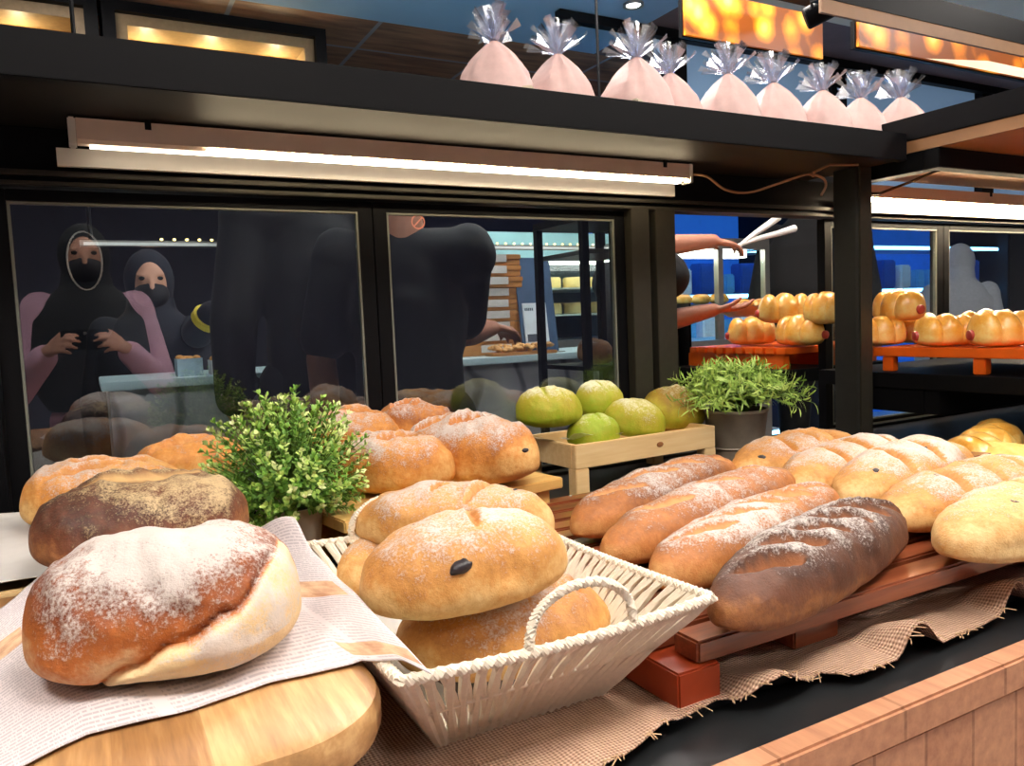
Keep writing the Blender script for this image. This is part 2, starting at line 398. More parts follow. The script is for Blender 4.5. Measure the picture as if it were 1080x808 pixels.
# ------------------------------------------------------------------ counter
def brick_mat(name, face):
    m, nt, b = nt_new(name)
    tc = N(nt, 'ShaderNodeTexCoord'); mp = N(nt, 'ShaderNodeMapping'); nt.links.new(tc.outputs['Object'], mp.inputs[0])
    if face: mp.inputs['Rotation'].default_value = (PI/2, 0, 0)
    br = N(nt, 'ShaderNodeTexBrick'); br.offset = 0 ; nt.links.new(mp.outputs[0], br.inputs['Vector'])
    br.inputs['Scale'].default_value = 1
    br.inputs['Brick Width'].default_value = .075 if face else .16; br.inputs['Row Height'].default_value = .23 if face else .2
    br.inputs['Mortar Size'].default_value = .0022; br.inputs['Bias'].default_value = 0
    br.inputs['Color1'].default_value = (*lin((176, 122, 92)), 1); br.inputs['Color2'].default_value = (*lin((200, 150, 116)), 1); br.inputs['Mortar'].default_value = (*lin((128, 84, 62)), 1)
    f = noise_n(nt, coords(nt, (8, 1, 8)), 9, 5)
    c = mix_c(nt, .4, br.outputs['Color'], ramp(nt, f, [(.3, lin((140, 84, 58))), (.7, lin((222, 164, 118)))]))
    nt.links.new(c, b.inputs['Base Color']); b.inputs['Roughness'].default_value = .6; bump(nt, b, f, .3)
    return m
ctr = thing('display_counter', 'long bread display counter with a brick front and black edge rail', 'counter', (0, 0, 0))
box_obj('worktop', simple('dark_worktop', (48, 40, 36), .5, 0, .1, 20), (-1.6, .562, CT-.04), (3.6, 1.64, CT), ctr, 0)
q = MB(); q.box((-1.6, .474, CT-.035), (3.6, .561, CT-.004)); q.box((-1.6, .545, CT-.004), (3.6, .561, CT+.004))
q.build('edge_rail', simple('rail_black', (30, 32, 34), .35, 0, .2, 60), ctr, False)
box_obj('brick_ledge', brick_mat('ledge_brick', False), (-1.6, .446, CT-.035), (3.6, .4735, CT-.0005), ctr, .003)
box_obj('brick_front', brick_mat('front_brick', True), (-1.6, .449, 0), (3.6, .62, CT-.036), ctr, 0)
box_obj('plinth', M['black'], (-1.6, .63, 0), (3.6, 1.64, CT-.041), ctr, 0)

# ------------------------------------------------------------------ display case: posts, shelf, header
case = thing('display_case', 'black metal bakery display case framing the counter with an overhead shelf', 'display case', (0, 0, 0))
def cb(name, m, a, b, bevel=.0015): return box_obj(name, m, (a[0], a[1], CT+a[2]), (b[0], b[1], CT+b[2]), case, bevel)
YD = 1.6
cb('shelf_front_beam', M['black'], (-1.6, 1.28, .733), (1.849, 1.305, .80))
cb('shelf_board', M['blackshelf'], (-1.6, 1.306, .737), (1.849, 1.66, .79), 0)
cb('header', M['black'], (-1.6, 1.585, .64), (3.6, 1.66, .736))
hr = cb('header_track', M['alu'], (-1.6, 1.570, .652), (3.6, 1.584, .662))
cb('header_track', M['alu'], (-1.6, 1.574, .636), (3.6, 1.584, .644))
cb('bottom_track', M['alu'], (-1.6, 1.57, .002), (3.6, 1.63, .009))
for (x0, x1) in ((-.60, -.135), (1.205, 1.262), (1.282, 1.345)):
    cb('back_post', M['alu'] if x0 > 0 else M['black'], (x0, 1.575, .02), (x1, 1.65, .639))
cb('corner_post', simple('post_coat', (36, 36, 33), .45), (1.79, 1.385, .001), (1.85, 1.455, .735))
cb('corner_post_trim', M['alu'], (1.80, 1.379, .001), (1.845, 1.3845, .735), 0)
# right bay: deeper shelves above and below
cb('bay_top_shelf', M['black'], (1.852, .72, .782), (3.6, 1.66, .84))
cb('bay_top_underside', M['tan'], (1.856, .74, .752), (3.6, 1.58, .781), 0)
cb('bay_top_bracket', M['black'], (1.856, 1.2, .703), (3.6, 1.24, .751))
cb('bay_top_bracket', M['black'], (1.856, 1.2405, .703), (1.90, 1.46, .751))
cb('bay_shelf', M['black'], (1.852, .72, .155), (3.6, 1.56, .195))
cb('bay_shelf_bracket', M['black'], (1.858, 1.2, .093), (3.6, 1.24, .154))
cb('bay_shelf_bracket', M['black'], (1.858, 1.2405, .093), (1.90, 1.46, .154))
cb('pass_through_shelf', M['black'], (1.79, 1.665, .15), (2.34, 2.16, .19))
for x in (1.80, 2.13):
    cb('pass_through_leg', M['black'], (x, 2.1, -CT), (x+.04, 2.14, .149))

def door(x0, x1, label, front=0):
    t = thing('sliding_door', label, 'door', (x0, YD+front, CT+.0095), 0, 'glass sliding doors of the display case')
    w_, h = x1-x0, .6235; s = .03
    q = MB()
    q.box((0, 0, 0), (s, .028, h)); q.box((w_-s, 0, 0), (w_, .028, h)); q.box((s, 0, 0), (w_-s, .028, .010)); q.box((s, 0, h-.02), (w_-s, .028, h))
    q.build('door_frame', M['black'], t, False, bevel=.001)
    q = MB(); a, b2, c, d = s+.0005, w_-s-.0005, .0105, h-.0205
    q.box((a, .002, c), (a+.004, .014, d)); q.box((b2-.004, .002, c), (b2, .014, d)); q.box((a+.004, .002, d-.004), (b2-.004, .014, d)); q.box((a+.004, .002, c), (b2-.004, .014, c+.004))
    q.build('glass_seal', M['trim'], t, False)
    box_obj('glass_pane', M['pane'], (a+.005, .006, c+.005), (b2-.005, .011, d-.005), t, 0)
    return t
door(-.132, .548, 'glass sliding door reflecting the photographer in a pink dress')
d2 = door(.55, 1.203, 'glass sliding door in front of the stacked kraft boxes, small round sticker')
door(1.93, 2.497, 'glass sliding door just behind the black corner post and sausage buns')
door(2.499, 3.2, 'glass sliding door at the photo edge behind the blue lit cooler')
# small printed sticker on the second door
mred = simple('sticker_print', (206, 130, 112), .6)
stk = MB()
p0 = V(441, 234, YD+.0055)
for k in range(24):
    a0, a1 = 2*PI*k/24, 2*PI*(k+1)/24
    stk.add([(p0.x+r_*math.cos(a_), YD+.0055, p0.z+r_*math.sin(a_)) for r_, a_ in ((.013, a0), (.016, a0), (.016, a1), (.013, a1))], [(0, 1, 2, 3)])
stk.add([(p0.x-.011, YD+.0055, p0.z-.009), (p0.x-.009, YD+.0055, p0.z-.011), (p0.x+.011, YD+.0055, p0.z+.009), (p0.x+.009, YD+.0055, p0.z+.011)], [(0, 1, 2, 3)])
so = stk.build('round_sticker', mred, None, False); so.parent = d2; so.matrix_parent_inverse = Matrix.Translation(-Vector(d2.location))

# LED tubes under the shelf
def led_tube(x0, x1, y, z, label, notch, glow):
    t = thing('led_tube', label, 'light', (x0, y, CT+z), 0)
    L = x1-x0
    q = MB(); prof = [(-.016, 0), (.016, 0), (.016, -.016), (.010, -.040), (-.010, -.040), (-.016, -.034)]
    n = len(prof)
    q.add([(x, a, b) for x in (.012, L-.012) for a, b in prof], [(i, (i+1) % n, n+(i+1) % n, n+i) for i in range(n)]+[tuple(range(n))[::-1], tuple(range(n, 2*n))])
    q.build('housing', M['tubewhite'], t, False)
    for xa, xb in ((0, .0115), (L-.0115, L)): 
        e = MB(); e.box((xa, -.018, -.044), (xb, .018, .001)); e.build('end_cap', M['white'], t, True, .002)
    box_obj('diffuser', glow, (.03, -.004, -.0445), (L-.03, .008, -.0405), t, 0)
    q = MB(); k = 0; x = .22 if L > 1 and x0 < 1 else .03
    while x < L-.02: q.ell((x, -.0135, -.040), (.0042, .003, .003), 8, 6); x += .0178
    q.build('diode_row', M['leddot'], t)
    for xn in notch: box_obj('mounting_clip', M['black'], (xn-.005, -.0185, -.012), (xn+.005, -.0165, .004), t, 0)
    q = MB(); q.box((-.02, .052, -.066), (L+.0, .064, -.036)); q.build('reflector', M['white'], t, False)
    return t
led_tube(.0, 1.327, 1.50, .733, 'long LED tube glowing under the overhead shelf above the glass doors', (.12, 1.24), M['ledstrip'])
led_tube(1.96, 3.3, 1.50, .715, 'LED tube under the bay shelf above the sausage buns', (.6,), emitter('bay_strip_light', (255, 232, 196), LED_POWER*28))
q = MB()
pts = [V(725, 184, 1.49), V(745, 186, 1.47), V(765, 200, 1.45), V(790, 203, 1.44), V(820, 194, 1.40), V(850, 184, 1.37), V(858, 186, 1.37)]
pts2 = [V(855, 183, 1.375), V(868, 188, 1.372), V(871, 196, 1.372), V(866, 206, 1.372)]
pts3 = [V(858, 182, 1.37), V(880, 172, 1.36), V(905, 167, 1.34)]
for P in (pts, pts2, pts3):
    sm = []
    for i in range(len(P)-1):
        for k in range(5):
            t_ = k/5; a_ = P[max(i-1, 0)]; b_ = P[i]; c_ = P[i+1]; d_ = P[min(i+2, len(P)-1)]
            sm.append(.5*((2*b_)+(c_-a_)*t_+(2*a_-5*b_+4*c_-d_)*t_*t_+(3*b_-a_-3*c_+d_)*t_**3))
    sm.append(P[-1])
    for p in sm: p.z = min(p.z, CT+.728)
    q.tube(sm, .0032, 6)
tag(q.build('power_cable', M['brass'], None), 'thin brown cable hanging under the shelf beside the corner post', 'cable')
q = MB(); q.tube([V(908, 204, 1.47), V(928, 204, 1.46), V(960, 192, 1.42), V(985, 181, 1.36), V(1004, 176, 1.30)], .004, 6)
tag(q.build('power_cable', M['phone'], None), 'dark cable crossing the tan underside of the bay shelf', 'cable')

# upper canopy over the right bay
slab('beam_canopy', M['black'], (1.93, 1.6, CT+1.262), (3.8, 1.64, CT+1.34))
slab('beam_canopy_soffit', M['tan'], (1.93, 1.602, CT+1.222), (3.8, 1.612, CT+1.2615))

# ------------------------------------------------------------------ bread
def loaf(name, label, cat, A, Bp, W, H, mat, z=None, bend=0, p=2.6, taper=0, slashes=(), flour=.5, bake=.5, lump=.05, raisins=(), seed=0, group=None,
         NU=104, NV=60, rx=0, ry=0, lobes=0, lobe_d=.18, belly=None, crest=0, flour_patch=None, floor=.0):
    """A rustic loaf whose ends lie at A and Bp; z is the height it rests on."""
    A, Bp = Vector(A), Vector(Bp); d = Bp-A; L = math.hypot(d.x, d.y); rz = math.atan2(d.y, d.x)
    if z is None: z = min(A.z, Bp.z)-H*.4
    vs = []; flo = []; bak = []; sla = []
    so = Vector((seed*3.17, seed*1.31, seed*2.7))
    for i in range(NU+1):
        t = PI*i/NU; s = -math.cos(t)
        prof = max(0, 1-abs(s)**p)**(.5)
        lb = 1
        if lobes: lb = 1-lobe_d*(1-abs(math.sin(lobes*PI*(s+1)/2))**.6)
        hw = W/2*prof*(1+taper*s)*lb; h = H*prof**.9*(1+taper*s)*lb
        if crest: h *= 1+crest*(1-s*s)
        zb = .30*H*(1-prof)
        yc = bend*(1-s*s)*L
        z0 = .36*h
        for j in range(NV):
            v = 2*PI*j/NV; c, sn = math.cos(v), math.sin(v)
            if sn >= 0: y = hw*math.copysign(abs(c)**.85, c); zz = z0+(h-z0)*sn**.9
            else: y = hw*math.copysign(abs(c)**.62, c); zz = z0*(1-abs(sn)**.75)
            x = s*L/2
            P = Vector((x, y, zz))
            n1 = fbm(P+so, 9, 3); n2 = fbm(P+so, 30, 3)
            k = 1+lump*n1*1.7+lump*.85*n2+.25*lump*fbm(P+so, 75, 2)
            y *= k; zz = zz*(1+(k-1)*(1 if sn > 0 else .2)); x *= 1+lump*.3*n1
            up = (zz/max(H, 1e-5)) if sn > -.2 else 0
            sl = 0; dz = 0
            for (sx, sy, ang, ln, wd, dp) in slashes:
                dx, dy = x-sx*L/2, y-sy*W/2
                a = dx*math.cos(ang)+dy*math.sin(ang); b = -dx*math.sin(ang)+dy*math.cos(ang)
                a /= ln*L/2
                if abs(a) < 1 and sn > 0:
                    ww = wd*L*math.sqrt(1-a*a)+1e-5; q_ = b/ww
                    if abs(q_) < 3.2:
                        sl = max(sl, ss(1.05, .55, abs(q_))*.95)
                        dz += -dp*H*math.exp(-q_*q_*1.4)*(1-a*a)**.5 + .30*dp*H*math.exp(-((q_-1.55)/.75)**2)*(1-a*a)
            zz += dz*ss(0, .3, sn)
            fl = flour*(ss(.35, .95, up)*.95+.05)+.25*n1
            if flour_patch:
                fx, fy, fr, fa = flour_patch; e = ((x-fx*L/2)/(fr*L))**2+((y-fy*W/2)/(fr*W*1.6))**2; fl += fa*math.exp(-e)*(1 if sn > 0 else 0)
            bk = bake*(.45+.75*ss(.15, .75, up))+.12*n1 - .35*sl
            if belly and y < W*.12:
                zl = belly(x/(L/2))*H; e = zl-zz
                m = ss(-.003, .008, e)
                if m > 0:
                    bk = bk*(1-m)+m*(-.1+.1*n2); fl = fl*(1-m)+m*(.66+.5*n2)
                    y -= m*.006
                y += .006*math.exp(-(e/.004)**2); sl *= 1-m
                bk += .25*math.exp(-(e/.003)**2)
            if up < .12: fl -= .5
            fl = fl*(1-.95*sl)-.25*sl
            if zz < 0: zz = 0
            vs.append((x, y+yc, zz+zb)); flo.append(fl); bak.append(bk); sla.append(sl)
    q = MB(); fs = []
    for i in range(NU):
        for j in range(NV): fs.append((i*NV+j, i*NV+(j+1) % NV, (i+1)*NV+(j+1) % NV, (i+1)*NV+j))
    q.v = vs; q.f = fs
    o = q.build(name, mat, None, True, attrs={'flour': flo, 'bake': bak, 'slash': sla})
    o.location = ((A.x+Bp.x)/2, (A.y+Bp.y)/2, z); o.rotation_euler = (rx, ry, rz)
    tag(o, label, cat, group)
    for (sx, sy, r_) in raisins:      # dark fruit showing in the crust: seat each on the surface
        i = int(round(math.acos(max(-1, min(1, -sx)))/PI*NU)); best = None
        for j in range(NV):
            P = vs[i*NV+j]
            if sy == 9: continue
            e = abs(P[1]-sy*W/2-bend*(1-sx*sx)*L) + (0 if P[2] > H*.2 else 1)
            if best is None or e < best[0]: best = (e, P)
        P = best[1]; yc0 = bend*(1-sx*sx)*L; rr = MB(); random.seed(seed*7+int(sx*50))
        rot = Matrix.Rotation(random.uniform(0, PI), 3, 'Z')
        cc = Vector((P[0], yc0, H*.3)); Pv = Vector(P); Pv = Pv+(cc-Pv).normalized()*r_*.5
        rr.ell(Pv, (r_*1.25, r_*.8, r_*.6), 12, 8, rot); rr.v = [tuple(Vector(p_)+Vector((1, 1, 1))*.25*r_*fbm(p_, 160, 2)) for p_ in rr.v]; rr.build('dried_fruit', M['raisin'], o)
    return o

# ------------------------------------------------------------------ burlap runner
def burlap_mat():
    m, nt, b = nt_new('burlap_weave')
    tc = N(nt, 'ShaderNodeTexCoord')
    ws = []
    for ax, rot in ((0, 0), (1, PI/2)):
        mp = N(nt, 'ShaderNodeMapping'); mp.inputs['Rotation'].default_value = (0, 0, rot); nt.links.new(tc.outputs['UV'], mp.inputs[0])
        wv = N(nt, 'ShaderNodeTexWave'); wv.inputs['Scale'].default_value = 88; wv.inputs['Distortion'].default_value = 1.2; wv.inputs['Detail'].default_value = 1.5; wv.inputs['Detail Scale'].default_value = 2
        nt.links.new(mp.outputs[0], wv.inputs[0]); ws.append(wv.outputs['Fac'])
    h = math_n(nt, 'MULTIPLY', math_n(nt, 'ADD', ws[0], ws[1]), .5)
    f = noise_n(nt, coords(nt), 60, 4)
    hh = math_n(nt, 'ADD', math_n(nt, 'MULTIPLY', h, .7), math_n(nt, 'MULTIPLY', f, .3))
    nt.links.new(ramp(nt, hh, [(.15, lin((134, 100, 80))), (.5, lin((202, 162, 136))), (.8, lin((228, 196, 170)))]), b.inputs['Base Color'])
    b.inputs['Roughness'].default_value = .9; bump(nt, b, h, .8, .003)
    return m
def burl_z(x, y, yf):
    d = (y-yf)                        # distance back from the front edge
    wav = .020*math.sin(x*34+1.2)+.012*math.sin(x*61+.4)
    return .0045+max(0, wav)*math.exp(-(d/.05)**2)*(1 if x > .47 else .45) + .002*fbm((x, y, 0), 9)
BF = [(p.x, p.y) for p in (G(a, b_, .008) for a, b_ in ((640, 812), (655, 804), (706, 767), (758, 739), (823, 742), (865, 711), (907, 713), (945, 697), (982, 683), (1038, 659), (1080, 638)))]
def burl_front(x):
    if x <= BF[0][0]: return BF[0][1]+.01*ss(.36, .2, x)
    for (a, b_), (c_, d_) in zip(BF, BF[1:]):
        if x <= c_: return b_+(d_-b_)*(x-a)/max(1e-4, c_-a)
    return BF[-1][1]+.006*math.sin(x*23)
q = MB(); uv = []
NUb, NVb = 220, 60
def bfn(u, v):
    x = -.35+1.95*u; yf = burl_front(x); y = yf+(1.0-yf)*v**1.6
    z = burl_z(x, y, yf)+max(0, .004 if y < .565 else 0)
    return (x, y, CT+z+.001)
q.grid(bfn, NUb, NVb)
burl = q.build('burlap_cloth', burlap_mat(), None, True, solid=.0016)
u_ = burl.data.uv_layers.new(name='uv')
for lp in burl.data.loops:
    c = burl.data.vertices[lp.vertex_index].co; u_.data[lp.index].uv = (c.x, c.y)
fr = MB(); random.seed(5)
for k in range(110):
    x = random.uniform(.2, 1.5); yf = burl_front(x); z = burl_z(x, yf, yf)+.006
    p = Vector((x, yf+.002, CT+z)); fr.tube([p, p+Vector((random.uniform(-.004, .004), -.004, random.uniform(-.001, .003))), p+Vector((random.uniform(-.009, .009), -random.uniform(.006, .013), random.uniform(-.003, .003)))], .0006, 4, False)
f_ = fr.build('frayed_edge', simple('burlap_thread', (206, 172, 134), .9), burl); f_['kind'] = 'stuff'
tag(burl, 'crumpled tan burlap cloth with frayed edge under the basket and slatted tray', 'cloth')

# ------------------------------------------------------------------ slatted hardwood tray
tray = thing('slatted_tray', 'low red-brown hardwood slatted tray carrying the long loaves', 'tray', (.48, .545, CT))
random.seed(3)
NS = 13
for k in range(NS):
    y = k*.0465; x0 = 0 if k == 0 else random.uniform(-.03, -.005)
    if k > 8: x0 -= .0
    b_ = MB(); b_.box((x0, y, .043), (1.12, y+.036, .065)); b_.build('slat', M['slat'], tray, True, .0025)
for x in (.16, .62, 1.0):
    b_ = MB(); b_.box((x, .03, .0075), (x+.07, .595, .0425)); b_.build('runner', M['slat'] if x > .1 else M['slatred'], tray, True, .002)
b_ = MB(); b_.box((-.028, -.004, .0075), (.024, .595, .0425)); b_.build('runner', M['slatred'], tray, True, .002)
TZ = CT+.0655

def slashes_row(n, ang, ln, wd, dp, s0=-.65, s1=.65, sy=0):
    return [(s0+(s1-s0)*k/(n-1), sy, ang, ln, wd, dp) for k in range(n)]
sticks = 'long stick loaves on the slatted tray'
def stick(label, A, Bp, W, H, mat, seed, **kw):
    return loaf('stick_loaf', label, 'bread', A, Bp, W, H, B[mat], z=TZ, seed=seed, group=sticks, p=3.0, **kw)
def T(px, py, dz=.03): 
    g = G(px, py, .0655+dz); return g
stick('brown floured stick loaf furthest back on the slatted tray, behind the other sticks', T(608, 556), T(768, 492), .098, .072, 'bag', 1, flour=.62, bake=.72, slashes=slashes_row(4, R(-22), .22, .014, .12, -.6, .6, -.1))
stick('plain golden stick loaf, second from the back of the slatted tray, with least flour', T(640, 582), T(832, 506), .100, .070, 'bag', 2, flour=.52, bake=.62, slashes=slashes_row(3, R(-20), .20, .012, .08, -.5, .6, -.1))
stick('golden stick loaf with heavy flour beside the dark scored one', T(694, 608), T(874, 524), .100, .070, 'bag', 3, flour=.72, bake=.64, slashes=slashes_row(5, R(-22), .22, .014, .14, -.62, .62, -.1))
stick('dark brown stick loaf with deep slashes, front of the slatted tray', T(760, 650), T(935, 548), .106, .078, 'baged', 4, flour=.62, bake=.74, slashes=slashes_row(6, R(-30), .20, .016, .26, -.66, .70, -.22))
rl = 'pale fruit loaves on the slatted tray'
def fruit(label, A, Bp, W, H, seed, z=TZ, **kw):
    kw.setdefault('group', rl); kw.setdefault('p', 2.25)
    return loaf('fruit_loaf', label, 'bread', A, Bp, W, H, B['raisin'], z=z, seed=seed, **kw)
fsl = [(-.35, -.12, R(58), .26, .036, .20), (.08, -.12, R(58), .28, .036, .21), (.48, -.12, R(58), .26, .036, .20)]
fruit('pale fruit loaf nearest the grey zinc pot at the back of the slatted tray', T(780, 497), T(893, 467), .135, .075, 11, flour=.55, bake=.60, slashes=fsl, raisins=[(-.8, -.35, .007)])
fruit('pale floured fruit loaf, second from the zinc pot', T(832, 514), T(945, 474), .135, .075, 12, flour=.72, bake=.55, slashes=fsl)
fruit('pale fruit loaf with two wide slashes, middle of the five', T(893, 526), T(1010, 480), .135, .080, 13, flour=.66, bake=.52, slashes=fsl, raisins=[(-.72, -.3, .007), (.1, -.3, .005)])
fruit('pale pointed fruit loaf directly behind the frontmost one', T(934, 548), T(1095, 500), .13, .076, 14, flour=.55, bake=.56, slashes=fsl, p=2.1, raisins=[(-.5, -.15, .006)])
fruit('pale plump fruit loaf at the front right edge of the slatted tray', T(1002, 577), T(1150, 528), .125, .076, 15, flour=.50, bake=.36, slashes=[(.1, .1, R(62), .3, .03, .1), (.5, 0, R(62), .26, .03, .1)], p=2.2, raisins=[(-.35, -.25, .0075), (-.2, -.5, .004)])

# ------------------------------------------------------------------ white basket
def basket():
    t = thing('bread_basket', 'white paper-rope basket with two loop handles holding fruit loaves', 'basket', (.328, .725, CT+.0085))
    top = [(-.148, -.205), (.148, -.205), (.148, .205), (-.148, .205)]; bot = [(-.085, -.115), (.085, -.115), (.085, .115), (-.085, .115)]
    HB = .108
    def P(k, s, h):
        a, b = Vector(bot[k]), Vector(bot[(k+1) % 4]); c, d = Vector(top[k]), Vector(top[(k+1) % 4])
        lo = a.lerp(b, s); hi = c.lerp(d, s); p = lo.lerp(hi, h); sag = .006*math.sin(PI*s)
        return Vector((p.x, p.y, h*HB+(-sag if h > .9 else 0)))
    def braid(mb, pts, r, twist):
        sm = []
        for i in range(len(pts)-1):
            n = max(2, int((pts[i+1]-pts[i]).length/.0025))
            for k in range(n): sm.append(pts[i].lerp(pts[i+1], k/n))
        sm.append(pts[-1])
        for ph in (0, 2*PI/3, 4*PI/3):
            q = []; L = 0
            for i, p in enumerate(sm):
                tg = (sm[min(i+1, len(sm)-1)]-sm[max(i-1, 0)]).normalized()
                a = tg.cross(Vector((0, 0, 1)))
                if a.length < .1: a = tg.cross(Vector((1, 0, 0)))
                a.normalize(); b = tg.cross(a)
                if i: L += (p-sm[i-1]).length
                w_ = L*twist+ph; q.append(p+(a*math.cos(w_)+b*math.sin(w_))*r*.55)
            mb.tube(q, r*.62, 6)
    rm = MB(); pts = []
    for k in range(4):
        for i in range(12): pts.append(P(k, i/12, 1))
    pts.append(pts[0]); braid(rm, pts, .0047, 560)
    rm.build('rim', M['rope'], t)
    for k in range(4):
        sd = MB(); L = (Vector(top[(k+1) % 4])-Vector(top[k])).length; n = int(L/.0152)
        random.seed(k+2)
        for layer, lean, r in ((0, .045, .0043), (1, -.045, .0036)):
            for i in range(n+1):
                s = (i+.5*layer)/n
                if s > 1: continue
                s1 = max(0, min(1, s+lean*.5*(.3/L)+random.uniform(-.006, .006))); s0 = max(0, min(1, s-lean*.5*(.3/L)))
                ins = .0022 if layer else 0
                pp = []
                for h in (0, .18, .36, .5, .64, .82, 1):
                    p = P(k, s0+(s1-s0)*h, h)
                    c = Vector((0, 0, p.z)); p = p+(c-p).normalized()*(ins+random.uniform(-.0008, .0008)) if h < 1 else p; pp.append(p)
                sd.tube(pp, [r*.9, r*1.05, r, r*.7, r, r*1.05, r*.8], 6)
        for h in (.08, .5):
            sd.tube([P(k, i/16, h) for i in range(17)], .0022, 6)
        sd.build('woven_side', M['rope'], t)
    bs = MB()
    for i in range(22):
        y = -.115+.23*i/21; bs.tube([(-.087, y, .003), (0, y, .0035), (.087, y, .003)], .0048, 6)
    bs.build('woven_base', M['rope'], t)
    for k, sm in ((0, .5), (2, .5)):
        hd = MB(); a, b = P(k, .36, 1), P(k, .70, 1); pts = []
        for i in range(21):
            th = PI*i/20; m = a.lerp(b, .5-.5*math.cos(th)); m.z += .046*math.sin(th)**.75; m.y += (-.0 if k == 0 else .0); pts.append(m)
        braid(hd, pts, .0042, 560); hd.build('handle', M['rope'], t)
    return t
basket()
# wax paper liner in the basket
q = MB()
def lfn(u, v):
    x = -.105+.21*u; y = -.14+.28*v
    z = .0145+.055*max(0, (abs(x)-.07)/.035)**1.2*.6+.055*max(0, (abs(y)-.10)/.04)**1.2*.6+.003*fbm((x, y, 1), 30)
    return (.328+x, .725+y, CT+.01+z)
q.grid(lfn, 40, 50)
tag(q.build('liner_paper', glassy('wax_paper', (.9, .89, .87), .25, 0, .6), None), 'translucent wax paper lining the white basket', 'paper')
bl = 'fruit loaves in the white basket'
fruit('floured fruit loaf lowest in the white basket, under the big one', G(416, 690, .055), G(642, 652, .055), .145, .082, 21, z=CT+.03, flour=.5, bake=.66, slashes=[(.15, .1, R(70), .3, .03, .1), (.7, 0, R(70), .25, .03, .1)], group=bl, flour_patch=(-.05, .1, .25, .7))
fruit('small fruit loaf end poking out at the back corner of the white basket', G(368, 618, .075), G(440, 560, .075), .085, .075, 22, z=CT+.045, flour=.6, bake=.42, group=bl)
fruit('fruit loaf lying crosswise at the back of the white basket', G(375, 548, .13), G(585, 548, .13), .115, .076, 23, z=CT+.098, flour=.62, bake=.48, slashes=[(-.1, 0, R(75), .22, .016, .1), (.3, 0, R(75), .35, .025, .14)], raisins=[(.62, .1, .008)], group=bl)
fruit('big fruit loaf at the front of the white basket, black fruit in its side', G(382, 628, .128), G(598, 578, .145), .125, .080, 24, z=CT+.107, flour=.42, bake=.52, slashes=[(.12, .0, R(80), .36, .028, .10)], raisins=[(-.16, -.92, .0105), (-.42, .1, .004)], group=bl, ry=R(-4), crest=.08, flour_patch=(.45, .3, .35, .4))

# ------------------------------------------------------------------ serving board, paper, front loaves
def rounded(w, d, r, n=10):
    pts = []
    for cx, cy, a0 in ((w/2-r, -d/2+r, -90), (w/2-r, d/2-r, 0), (-w/2+r, d/2-r, 90), (-w/2+r, -d/2+r, 180)):
        for k in range(n+1):
            a = R(a0+90*k/n); pts.append((cx+r*math.cos(a), cy+r*math.sin(a)))
    return pts
def plank(mb, pts, z0, z1, rnd):
    n = len(pts); layers = []
    cx = sum(p[0] for p in pts)/n; cy = sum(p[1] for p in pts)/n
    for (ins, z) in ((rnd, z0), (rnd*.3, z0+rnd*.3), (0, z0+rnd), (0, z1-rnd), (rnd*.3, z1-rnd*.3), (rnd, z1)):
        ring = []
        for (x, y) in pts:
            d = math.hypot(x-cx, y-cy); k = (d-ins)/d; ring.append((cx+(x-cx)*k, cy+(y-cy)*k, z))
        layers.append(ring)
    vs = [p for l in layers for p in l]; fs = [tuple(range(n-1, -1, -1)), tuple((5)*n+k for k in range(n))]
    for i in range(5):
        for k in range(n): fs.append((i*n+k, i*n+(k+1) % n, (i+1)*n+(k+1) % n, (i+1)*n+k))
    mb.add(vs, fs)
BZ = .11
bd = thing('serving_board', 'thick rounded acacia serving board under the printed paper', 'serving board', (-.06, .715, CT))
q = MB(); plank(q, rounded(.47, .47, .085), BZ-.034, BZ, .010); q.build('board', M['acacia'], bd)
for (x, y) in ((-.17, -.15), (.14, -.14), (-.17, .17), (.14, .17)):
    q = MB(); q.box((x-.02, y-.02, .007), (x+.02, y+.02, BZ-.0345)); q.build('foot', M['acacia'], bd, True, .003)
